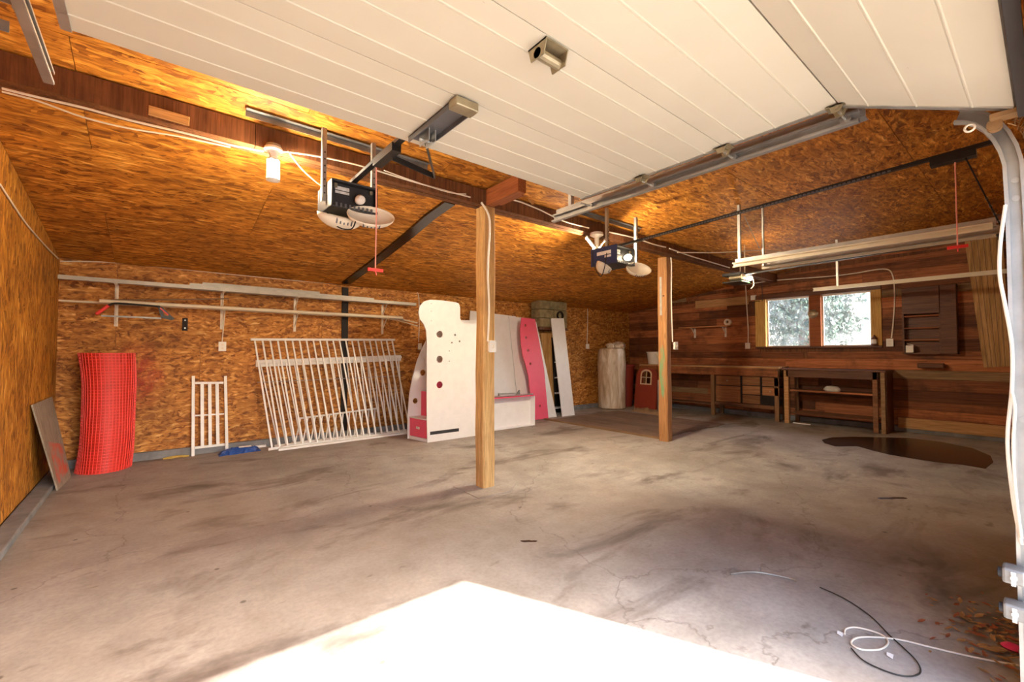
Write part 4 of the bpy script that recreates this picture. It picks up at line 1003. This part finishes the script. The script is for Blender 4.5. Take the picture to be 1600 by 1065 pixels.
MB(oo).bar((a[0].x, 6.27, zt+.075), (a[0].x+.45, 6.3, zt+.06), .02, .025).build('arm', 'galvanised', mr)
MB(oo).bar((a[0].x, 6.27, zt+.02), (a[0].x, 6.27, zt+.085), .03, .03).build('upright', 'galvanised', mr)
MB(oo).prism([(a[0].x+.4, 6.275, zt+.03), (a[0].x+.5, 6.275, zt+.035), (a[0].x+.49, 6.275, zt+.12), (a[0].x+.44, 6.275, zt+.07)], [], (0, .03, 0)).build('gusset', 'dull_steel', mr)
# brown plank, dark shelf rack and white board
lean('leaning_plank', 'narrow yellow-brown plank standing under the chimney blocks', ((852, 648), (867, 648), (861, 520), (846, 520)), (6.99, 6.99, 6.99, 6.99), .02, 'panelling', 'plank', 'board')
ds = thing('dark_rack', 'dark shelf rack with thin white shelves, behind the leaning boards', 'shelf', (7.1, 7.15, 0)); oo = ds.location
rx0, rx1 = P(864, 600, 'y', 7.08).x, P(883, 600, 'y', 7.08).x
for x in (rx0, rx1): MB(oo).box(x, x+.02, 7.05, 7.27, .002, 1.72).build('side', 'black_paint', ds)
MB(oo).box(rx0, rx1+.02, 7.25, 7.27, .002, 1.72).build('back_board', 'black_paint', ds)
for z_ in (.12, .45, .8, 1.15, 1.5): MB(oo).box(rx0+.02, rx1, 7.05, 7.25, z_, z_+.016).build('shelf_board', 'white_board', ds)
lean('leaning_board', 'tall narrow white board leaning right of the dark rack', ((879, 651), (898, 648), (881, 497), (861, 497)), (6.66, 6.66, 6.88, 6.88), .02, 'white_board')
# chimney of concrete blocks on a timber shelf
ch = thing('chimney_stub', 'chimney stub of tan concrete blocks with a round flue hole', 'chimney', (7.05, 7.1, 1.93)); oo = ch.location
cx0, cx1 = P(844, 490, 'y', 6.98).x, P(886, 490, 'y', 6.98).x; n_c = 3; zb_ = P(860, 511, 'y', 6.98).z; zt_ = ceil_z(6.97)-.01
hh = (zt_-zb_)/n_c
for r_ in range(n_c):
    cuts = [cx0, (cx0+cx1)/2, cx1] if r_ % 2 else [cx0, cx0+(cx1-cx0)*.38, cx1]
    for a, b_ in zip(cuts, cuts[1:]):
        dx = random.uniform(0, .02)
        blk_ = MB(oo).box(a+.004, b_-.004, 6.97+dx, YB-.055, zb_+r_*hh+.004, zb_+(r_+1)*hh-.004).build('block', 'block', ch, bevel=.012)
fc = P(874, 493, 'y', 6.97)
MB(oo).lathe((fc.x, 6.975, fc.z), [(.085, .0), (.1, -.02), (.1, -.045), (.07, -.045), (.07, .0), (.085, .0)], 20, 'y', False).build('flue_collar', 'black_paint', ch)
MB(oo).box(cx0-.02, cx1+.02, 6.98, YB-.001, zb_-.06, zb_-.002).build('support_shelf', 'dark_stain', ch)

# ------------------------------------------------------------------ far corner
ir = thing('insulation_roll', 'tall upright roll of insulation in shiny clear wrap, torn at the top', 'roll', (8.86, 6.94, 0)); mb = MB(); na = 36; vs = []; rn = random.Random(2)
prof = [(.30, 0), (.335, .03), (.34, .3), (.335, .7), (.34, 1.1), (.335, 1.4), (.31, 1.47), (.2, 1.5), (.05, 1.5)]
for r_, z_ in prof:
    for k in range(na): a = 2*math.pi*k/na; q_ = r_*(1+.025*math.sin(4*a+z_*5)+rn.uniform(-.01, .01)); vs.append((q_*math.cos(a), q_*math.sin(a), z_+.002))
mb.add(vs, [(i*na+k, i*na+(k+1) % na, (i+1)*na+(k+1) % na, (i+1)*na+k) for i in range(len(prof)-1) for k in range(na)]+[tuple(range(na)), tuple((len(prof)-1)*na+k for k in range(na))])
mb.build('wrapped_body', 'plastic_wrap', ir, smooth=True)
for k, (ax, ay, s_) in enumerate(((-.16, -.1, .13), (.16, -.08, .2))):
    mb = MB(); n = 12; vs = []
    for i in range(6):
        for j in range(n): a = 2*math.pi*j/n; r_ = s_*math.sin(math.pi*(i+.5)/6)*rn.uniform(.75, 1.2); vs.append((ax+r_*math.cos(a), ay+r_*math.sin(a)*.8, 1.54-.6*s_*math.cos(math.pi*(i+.5)/6)))
    mb.add(vs, [(i*n+j, i*n+(j+1) % n, (i+1)*n+(j+1) % n, (i+1)*n+j) for i in range(5) for j in range(n)]+[tuple(range(n)), tuple(5*n+j for j in range(n))]); mb.build('torn_flap', 'plastic_wrap', ir)
bn = thing('storage_bin', 'dark red round plastic bin behind the toy house wall', 'bin', (9.5, 7.03, 0))
MB().lathe((0, 0, 0), [(.19, .002), (.25, 1.02), (.28, 1.03), (.28, 1.07), (.25, 1.075), (.24, 1.0), (.18, .03)], 28).build('tub', 'bin_red', bn, smooth=True)
# toy house wall with arched window
q0, q1 = V(9.40, 6.68, .003), V(9.36, 6.04, .003)
e1 = (q1-q0).normalized(); wdt = (q1-q0).length; upv = (V(0, 0, 1)+V(.12, 0, 0)).normalized(); nrm = e1.cross(upv).normalized()
ty = thing('toy_house_wall', 'red-brown toy house wall with a cream arched window', 'toy', q0.lerp(q1, .5)); oo = ty.location
def TW(u, v): return q0+e1*u+upv*v
hw = wdt/2
oL = [TW(.0, 0), TW(wdt, 0), TW(wdt, .85), TW(wdt*.85, .97), TW(hw, 1.0), TW(wdt*.12, .95), TW(.02, .8)]
hole_ = [TW(hw-.13, .62), TW(hw+.13, .62), TW(hw+.13, .84)]+[TW(hw+.13*math.cos(a), .84+.09*math.sin(a)) for a in [R(k*30) for k in range(1, 6)]]+[TW(hw-.13, .84)]
MB(oo).prism(oL, [hole_], nrm*-.05).build('wall_panel', 'toy_red', ty)
fr_o = [TW(hw-.165, .59), TW(hw+.165, .59), TW(hw+.165, .85)]+[TW(hw+.165*math.cos(a), .85+.12*math.sin(a)) for a in [R(k*30) for k in range(1, 6)]]+[TW(hw-.165, .85)]
f_ = MB(oo).prism([p+nrm*.012 for p in fr_o], [[p+nrm*.012 for p in hole_]], nrm*-.02).build('window_frame', 'toy_cream', ty)
MB(oo).bar(TW(hw, .62)+nrm*-.005, TW(hw, .925)+nrm*-.005, .02, .02, nrm).build('glazing_bar', 'toy_cream', f_)
MB(oo).bar(TW(hw-.13, .77)+nrm*-.005, TW(hw+.13, .77)+nrm*-.005, .02, .02, nrm).build('glazing_bar', 'toy_cream', f_)
tag(MB((9.42, 5.93, 0)).lathe((9.42, 5.93, 0), [(.07, .002), (.07, .72), (.06, .725)], 18).build('paper_roll', 'white_paint', smooth=True), 'upright white roll standing beside the toy house wall', 'roll')
MB_c = thing('white_bucket', 'white round bucket standing on the left end of the long workbench', 'bucket', (9.78, 6.3, 1.2), (0, 0, R(40)))
MB().lathe((0, 0, 0), [(.17, 0), (.2, .28), (.215, .285), (.215, .31), (.19, .31), (.165, .02)], 24).build('pail', 'white_plastic', MB_c, smooth=True)
MB().tube([(-.2, 0, .27), (-.26, -.05, .17), (-.2, -.1, .06)], .03, 8, 3).build('spout', 'cream_plastic', MB_c)
ct = thing('dust_sheet', 'crumpled beige sheet on the floor in front of the toy house wall', 'sheet', (8.95, 5.9, 0)); mb = MB(); rn = random.Random(8); n1, n2 = 16, 8; vs = []
for i in range(n1+1):
    for j in range(n2+1):
        u, v_ = i/n1, j/n2; e_ = 0 < i < n1 and 0 < j < n2
        vs.append((-.15+.5*v_-.25*u+rn.uniform(-.03, .03), .45-.9*u+rn.uniform(-.03, .03), .003+(abs(rn.gauss(.03, .03)) if e_ else 0)))
mb.add(vs, [(i*(n2+1)+j, (i+1)*(n2+1)+j, (i+1)*(n2+1)+j+1, i*(n2+1)+j+1) for i in range(n1) for j in range(n2)]); mb.build('cloth', 'cardboard', ct, smooth=True)

# ------------------------------------------------------------------ right wall: benches, shelf, cabinet
XF = 9.56
def fy(px, py=600, x=XF): return P(px, py, 'x', x).y
def fz(px, py, x=XF): return P(px, py, 'x', x).z
zt = fz(1160, 572)
yA, yB2 = 6.62, fy(1217)
MB_c.location.z = zt+.001
wbn = thing('workbench', 'long dark wooden workbench with drawers under the window wall', 'workbench', (9.8, (yA+yB2)/2, 0)); oo = wbn.location
for k in range(3): MB(oo).box(XF+k*.18, XF+k*.18+.177, yB2, yA, zt-.035, zt).build('top_board', 'bench_wood' if k else 'pale_plank', wbn, bevel=.003)
MB(oo).box(XF+.005, XF+.03, yB2+.02, yA, zt-.2, zt-.036).build('apron', 'plank_wood', wbn, bevel=.003)
yl = [fy(1112), fy(1212), yA-.1]
for y in yl:
    for x in (XF+.03, XR-.16): MB(oo).box(x, x+.07, y-.04, y+.04, .002, zt-.036).build('leg', 'leg_wood', wbn, bevel=.004)
zs = fz(1085, 629)
MB(oo).box(XF+.1, XF+.5, yl[0]+.045, yA-.14, zs-.02, zs).build('lower_shelf', 'bench_wood', wbn)
def drawer(pa, pb, za, zb, knob=True):
    ya, yb2 = fy(pa), fy(pb); d = MB(oo).box(XF+.03, XF+.055, yb2+.01, ya-.01, za+.009, zb-.009).build('drawer', 'drawer_wood', wbn, bevel=.006)
    MB(oo).box(XF+.061, XF+.42, yb2+.02, ya-.02, za+.015, zb-.02).build('drawer_box', 'dark_stain', d)
    if knob: MB(oo).lathe((XF+.03, (ya+yb2)/2, (za+zb)/2), [(.006, 0), (.01, -.012), (.016, -.022), (.004, -.03)], 10, 'x').build('knob', 'brass_steel', d)
z0, z1 = fz(1170, 631), zt-.205; dz = z1-z0
MB(oo).box(XF+.056, XF+.06, fy(1217)+.005, fy(1117)-.0, z0, z1).build('gap_shade_sheet', 'black_paint', wbn)  # black sheet puts the shade of the gaps between drawers into colour
drawer(1117, 1156, z0+dz*.62, z1); drawer(1117, 1156, z0+dz*.0, z0+dz*.62, False)
for k in range(3): drawer(1158, 1187, z0+dz*k/3, z0+dz*(k+1)/3, False)
drawer(1189, 1217, z0+dz*.66, z1, False); drawer(1189, 1217, z0+dz*.33, z0+dz*.66)
MB(oo).box(XF+.03, XF+.06, yl[1]+.045, yl[0]-.045, z0-.075, z0-.005).build('front_rail', 'bench_wood', wbn)
# second bench
y2a, y2b = fy(1230), fy(1372, 640)
b2n = thing('workbench', 'dark open-framed bench with two shelves and a plywood end, right of the drawers', 'workbench', (9.8, (y2a+y2b)/2, 0)); oo = b2n.location
zt2 = fz(1300, 577)
yend = y2b-.12
MB(oo).box(XF-.04, XR-.03, yend, fy(1219)-.03, zt2-.03, zt2).build('top', 'dark_stain', b2n, bevel=.003)
MB(oo).box(XF, XF+.025, y2b, y2a+.02, zt2-.16, zt2-.03).build('apron', 'dark_stain', b2n)
MB(oo).box(XF-.0, XF+.08, y2a-.02, y2a+.06, .002, zt2-.03).build('leg', 'pale_plank', b2n, bevel=.004)
MB(oo).box(XF, XF+.05, y2b, y2b+.07, .002, zt2-.03).build('leg', 'bench_wood', b2n, bevel=.004)
MB(oo).box(XF-.01, XF+.03, y2b-.1, y2b-.04, .002, zt2-.03).build('leg', 'grey_plank', b2n, bevel=.004)
MB(oo).box(XF+.03, XR-.08, y2b-.115, y2b-.09, .002, zt2-.03).build('end_panel', 'dark_stain', b2n)
MB(oo).box(XR-.2, XR-.13, y2a-.06, y2a+.0, .002, zt2-.03).build('leg', 'leg_wood', b2n)
for py, d in ((612, .35), (650, .5)):
    z_ = fz(1300, py); MB(oo).box(XF+.06, XF+.06+d, y2b+.02, y2a-.025, z_-.02, z_).build('shelf', 'bench_wood', b2n)
    MB(oo).box(XF+.035, XF+.06, y2b+.02, y2a-.025, z_-.03, z_+.002).build('shelf_edge', 'plank_wood', b2n)
# grey rag / glove on the middle shelf
c = V(P(1300, 606, 'x', XF+.08)); zs = fz(1300, 612)
rg = MB((c.x, c.y, zs)); rn = random.Random(6); n = 12; vs = []
for i in range(5):
    for j in range(n): a = 2*math.pi*j/n; r_ = [.10, .12, .11, .08, .02][i]*rn.uniform(.85, 1.15); vs.append((c.x+r_*math.cos(a)*.55, c.y+r_*math.sin(a)*1.1, zs+.003+[0, .03, .06, .09, .1][i]))
rg.add(vs, [(i*n+j, i*n+(j+1) % n, (i+1)*n+(j+1) % n, (i+1)*n+j) for i in range(4) for j in range(n)]+[tuple(range(n)), tuple(4*n+j for j in range(n))])
tag(rg.build('rag_bundle', 'putty', smooth=True), 'bunched grey rag on the middle shelf of the open bench', 'rag')
tag(MB((9.9, 3.0, 0)).bar((9.66, fy(1262), .012), (9.68, fy(1235), .012), .03, .018).build('white_stick', 'white_paint'), 'short white stick on the floor under the open bench', 'stick')
# small shelf with two brackets
ya, yb2 = P(1064, 512, 'x', XR-.1).y, P(1140, 510, 'x', XR-.1).y; zs = P(1100, 511, 'x', XR-.1).z
sh_ = thing('wall_shelf', 'small reddish wooden shelf on two white brackets, right of the brown post', 'shelf', (XR, (ya+yb2)/2, zs)); oo = sh_.location
MB(oo).box(XR-.22, XR-.0, yb2, ya, zs-.012, zs+.016).build('board', 'shelf_pine', sh_, bevel=.002)
for y in (P(1086, 525, 'x', XR).y, P(1134, 525, 'x', XR).y):
    MB(oo).box(XR-.008, XR, y-.02, y+.02, zs-.24, zs-.012).box(XR-.2, XR-.008, y-.012, y+.012, zs-.02, zs-.012).prism([(XR-.008, y-.004, zs-.18), (XR-.17, y-.004, zs-.02), (XR-.13, y-.004, zs-.02), (XR-.008, y-.004, zs-.13)], [], (0, .008, 0)).build('bracket', 'white_plastic', sh_)
c = P(1138, 500, 'x', XR-.08)
tag(MB((c.x, c.y, zs+.013)).lathe((XR-.11, c.y, zs+.013+.075), [(.03, -.03), (.075, -.03), (.075, .03), (.03, .03), (.03, -.03)], 22, 'x', False).build('tape_roll', 'cable_white', smooth=True), 'pale tape roll standing on the small wall shelf', 'tape')
# pale board nailed above the shelf
a, b_ = P(1087, 478, 'x', XR-.01), P(1170, 471, 'x', XR-.01); c = V(XR-.012, (a.y+b_.y)/2, (a.z+b_.z)/2+.03)
tag(MB(c).box(XR-.025, XR-.001, b_.y, a.y, c.z-.09, c.z+.09).build('nailed_board', 'pale_plank', bevel=.003), 'short pale board nailed to the plank wall left of the window', 'board')
# bell on the mullion, lantern and white box by the window
c = P(1270, 490, 'x', XR-.03)
be = thing('alarm_bell', 'round brass bell on the window mullion', 'bell', (XR-.02, c.y, c.z))
MB().lathe((0, 0, 0), [(.09, 0), (.088, -.02), (.06, -.045), (.015, -.055)], 22, 'x').build('gong', 'brass_steel', be, smooth=True)
MB().lathe((0, 0, 0), [(.014, -.053), (.014, -.065), (.003, -.068)], 10, 'x').build('centre_nut', 'dull_steel', be)
c = P(1367, 536, 'x', XR-.06)
la = thing('lantern', 'small dark lantern on the window sill at its right end', 'lantern', (XR-.09, c.y, WZ0)); 
MB().lathe((0, 0, 0), [(.05, .001), (.05, .02), (.04, .03)], 14).build('base', 'dark_stain', la)
MB().lathe((0, 0, 0), [(.034, .03), (.038, .07), (.03, .11)], 14).build('globe', 'bulb_glass', la, smooth=True)
MB().lathe((0, 0, 0), [(.045, .11), (.045, .13), (.015, .17), (.01, .19)], 14).build('cap', 'dark_stain', la)
c = P(1178, 465, 'x', XR)
tag(MB(c).box(XR-.04, XR-.0, c.y-.055, c.y+.055, c.z-.05, c.z+.05).build('sensor_box', 'white_plastic', bevel=.004), 'small white sensor box at the top left window corner', 'sensor')
cable('thin black wire draped from the third opener past the window corner', [P(1190, 442, 'x', 9.9), P(1191, 470, 'x', XR-.03), P(1184, 470, 'x', XR-.045), P(1176, 474, 'x', XR-.04), P(1180, 484, 'x', XR-.04)], .006, 'black_plastic')
# wall cabinet
ya, yb2, zb_, zt_ = P(1410, 500, 'x', XR-.12).y, P(1496, 500, 'x', XR-.12).y, P(1450, 553, 'x', XR-.12).z, P(1450, 447, 'x', XR-.12).z
cb = thing('wall_cabinet', 'dark wooden wall cabinet with open shelves, right of the window', 'cabinet', (XR, (ya+yb2)/2, zb_)); oo = cb.location
xf = XR-.14; ym = P(1470, 500, 'x', XR-.12).y
MB(oo).box(XR-.012, XR-.001, yb2, ya, zb_, zt_).build('back', 'dark_stain', cb)
for y in (yb2, ym, ya-.022): MB(oo).box(xf, XR-.012, y, y+.022, zb_, zt_).build('side', 'dark_stain', cb)
for z_ in (zb_, zt_-.022): MB(oo).box(xf, XR-.012, yb2, ya, z_, z_+.022).build('end_board', 'dark_stain', cb)
H = zt_-zb_
for f_ in (.2, .38, .56): MB(oo).box(xf, XR-.012, ym+.022, ya-.022, zb_+H*f_, zb_+H*f_+.02).build('shelf', 'red_wood', cb)
MB(oo).box(xf-.02, xf-.001, ym+.01, ya-.005, zb_+H*.6, zt_-.01).build('door', 'dark_stain', cb, bevel=.003)
MB(oo).box(xf-.02, xf-.001, yb2+.005, ym-.0, zb_+.01, zt_-.01).build('door', 'dark_stain', cb, bevel=.003)
c = P(1422, 545, 'x', xf)
fb = thing('fuse_box', 'small open white box at the lower left of the wall cabinet', 'box', (XR-.15, c.y, c.z))
MB().box(-.05, -.01, -.05, .05, -.06, .06).build('case', 'white_plastic', fb, bevel=.004); MB().slab([(-.05, -.05, .062), (-.05, .03, .085), (-.01, .03, .085), (-.01, -.05, .062)], (0, 0, .006)).build('lid', 'white_plastic', fb)
fb.location.x = xf+.006
c = P(1455, 570, 'x', XR-.05)
tag(MB((XR-.08, c.y, c.z)).box(XR-.16, XR-.0, c.y-.16, c.y+.16, c.z-.05, c.z+.03).build('ledge', 'dark_stain', bevel=.012), 'small dark wooden ledge under the wall cabinet', 'ledge')
# wood grain panelling sheet by the front corner
q = [P(1537, 574, 'x', XR-.03), P(1578, 572, 'x', XR-.03), P(1566, 350, 'x', XR-.03), P(1504, 356, 'x', XR-.03)]
pn = thing('panelling_sheet', 'yellow-brown grooved panelling sheet hung beside the front corner', 'panel', (XR, .5, q[0].z)); 
MB(pn.location).slab(q, (.012, 0, 0)).build('sheet', 'panelling', pn)
for k in range(1, 6):
    a, b_ = q[0].lerp(q[1], k/6), q[3].lerp(q[2], k/6); MB(pn.location).bar(a+V(-.0005, 0, 0), b_+V(-.0005, 0, 0), .008, .002, (1, 0, 0)).build('groove_strip', 'brown_strip', pn)

# scraps on the beam
q = [P(232, 172, 'y', 3.615), P(296, 190, 'y', 3.615)]
tag(MB(q[0]).bar(q[0], q[1], .02, .06).build('wood_scrap', 'scrap_wood', bevel=.003), 'pale splintered wood scrap nailed on the beam at the left', 'wood scrap')
q = [P(818, 300, 'y', 3.6), P(832, 318, 'y', 3.6)]
tag(MB(q[0]).bar(q[0]+V(0, -.02, 0), q[1]+V(0, -.02, 0), .02, .05).build('wood_scrap', 'scrap_wood'), 'small pale wood splinter on the beam right of the pale post', 'wood scrap')

# ------------------------------------------------------------------ photo eyes on the track
for lab, z_, mt in (('upper grey photo-eye sensor on a bent bracket at the right track', .53, 'dull_steel'), ('lower grey photo-eye sensor with white wing nut at the right track', .40, 'dull_steel')):
    t = thing('photo_eye', lab, 'sensor', (xv-.085, P(1584, 868, 'x', xv-.08).y, z_)); 
    MB().box(-.03, .045, -.03, .03, -.028, .028).build('case', mt, t, bevel=.008)
    MB().lathe((0, .03, 0), [(.018, 0), (.018, .01), (.012, .012)], 14, 'y').build('lens', 'black_plastic', t)
    MB().bar((.045, 0, 0), (.045, -.04, .0), .03, .003).build('bracket', 'galvanised', t)
    nut = MB().cyl((-.045, 0, 0), (-.03, 0, 0), .009, n=10)
    for s in (-1, 1): nut.bar((-.04, 0, s*.006), (-.052, 0, s*.024), .012, .004)
    nut.build('wing_nut', 'white_plastic', t)

# ------------------------------------------------------------------ on the floor
pud = [(1284, 687), (1300, 683), (1335, 682), (1375, 683), (1420, 684), (1470, 690), (1520, 700), (1548, 712), (1552, 722), (1540, 732), (1505, 726), (1465, 722), (1425, 716), (1390, 710), (1365, 704), (1340, 697), (1305, 697), (1288, 692)]
tag(MB(P(1400, 700, 'z', .001)).prism([P(a, b_, 'z', .001) for a, b_ in pud], [], (0, 0, .002)).build('puddle', 'puddle_stain'), 'dark oily puddle on the floor in front of the open bench', 'puddle')
for lab, px, py, rx, ry in (('dark oval oil spot right of the middle of the floor', 1394, 778, .16, .05), ('small dark oil spot in front of the pale post', 826, 845, .06, .03)):
    c = P(px, py, 'z', .001); rn = random.Random(px); tag(MB(c).prism([c+V(rx*math.cos(a)*rn.uniform(.8, 1.1)*.8-ry*math.sin(a)*.5, ry*math.sin(a)*rn.uniform(.8, 1.1)-rx*math.cos(a)*.5, 0) for a in [R(k*20) for k in range(18)]], [], (0, 0, .0008)).build('oil_spot', 'puddle_stain'), lab, 'oil spot')
def fl(pp, z_=.006): return [P(a, b_, 'z', z_) for a, b_ in pp]
cable('pale blue-grey cord lying across the floor at the lower right', fl(((1142, 896), (1180, 893), (1230, 902), (1245, 908))), .004, 'galvanised')
cable('dark thin wire curving over the floor at the lower right', fl(((1281, 917), (1320, 935), (1360, 962), (1388, 990), (1410, 1010), (1432, 1032), (1438, 1050), (1420, 1056), (1390, 1050), (1350, 1032), (1330, 1012))), .003, 'black_metal')
cable('looped pale blue cord on the floor near the leaf litter', fl(((1320, 990), (1322, 982), (1340, 980), (1375, 990), (1388, 1003), (1375, 1014), (1345, 1014), (1330, 1004), (1345, 995), (1400, 998), (1460, 1012), (1530, 1028), (1598, 1040))), .004, 'cable_white')
rn = random.Random(21)
def leaf(mb, c, s_, a, tilt):
    m3 = Euler((tilt*rn.uniform(-1, 1), tilt*rn.uniform(-1, 1), a)).to_matrix()
    pp = [(-1, 0, .0), (-.45, -.35, .12), (.3, -.4, .1), (1, 0, .15), (.3, .4, .12), (-.45, .35, .08), (0, 0, -.02)]
    mb.add([c+m3@(V(p)*s_)+V(0, 0, s_*.3+.004) for p in pp], [(6, 0, 1), (6, 1, 2), (6, 2, 3), (6, 3, 4), (6, 4, 5), (6, 5, 0)])
for nm, mt, n in (('leaf_litter', 'leaf_tan', 150), ('leaf_litter', 'leaf_red', 90)):
    mb = MB((2.9, .25, 0))
    for k in range(n):
        u = rn.random(); c = V(2.72+rn.gauss(.3, .16)+.25*u, .1+abs(rn.gauss(0, .13)), .0); leaf(mb, c, rn.uniform(.008, .026), rn.uniform(0, 6.28), .35)
    tag(mb.build(nm, mt), 'dry '+('tan' if n == 150 else 'red-brown')+' leaf litter by the door track at the lower right', 'leaves', kind='stuff')
for lab, px, py, s_, mt in (('large red-brown dry leaf at the edge of the litter', 1527, 998, .05, 'leaf_red'), ('curled tan dry leaf alone on the floor', 1457, 940, .03, 'leaf_tan'), ('tan dry leaf beside the pink petal', 1556, 1022, .045, 'leaf_tan')):
    c = P(px, py, 'z', 0); mb = MB(c); leaf(mb, c, s_, 2.2, .2); tag(mb.build('dry_leaf', mt), lab, 'leaf')
c = P(1581, 1011, 'z', .012); tag(MB((c.x, c.y, 0)).lathe((c.x, c.y, .002), [(.01, 0), (.032, .004), (.036, .012), (.026, .022), (.008, .026)], 14).build('pink_scrap', 'magenta', smooth=True), 'bright pink round scrap lying in the leaf litter', 'scrap')
for lab, px, py in (('white paper scrap beside the looped cord', 1391, 1024), ('white paper scrap left of the looped cord', 1313, 990)):
    c = P(px, py, 'z', .002); tag(MB(c).prism([c+V(-.02, -.012, 0), c+V(.02, -.008, 0), c+V(.012, .014, .004), c+V(-.014, .01, .003)], [], (0, 0, .001)).build('paper_scrap', 'white_paint'), lab, 'paper scrap')
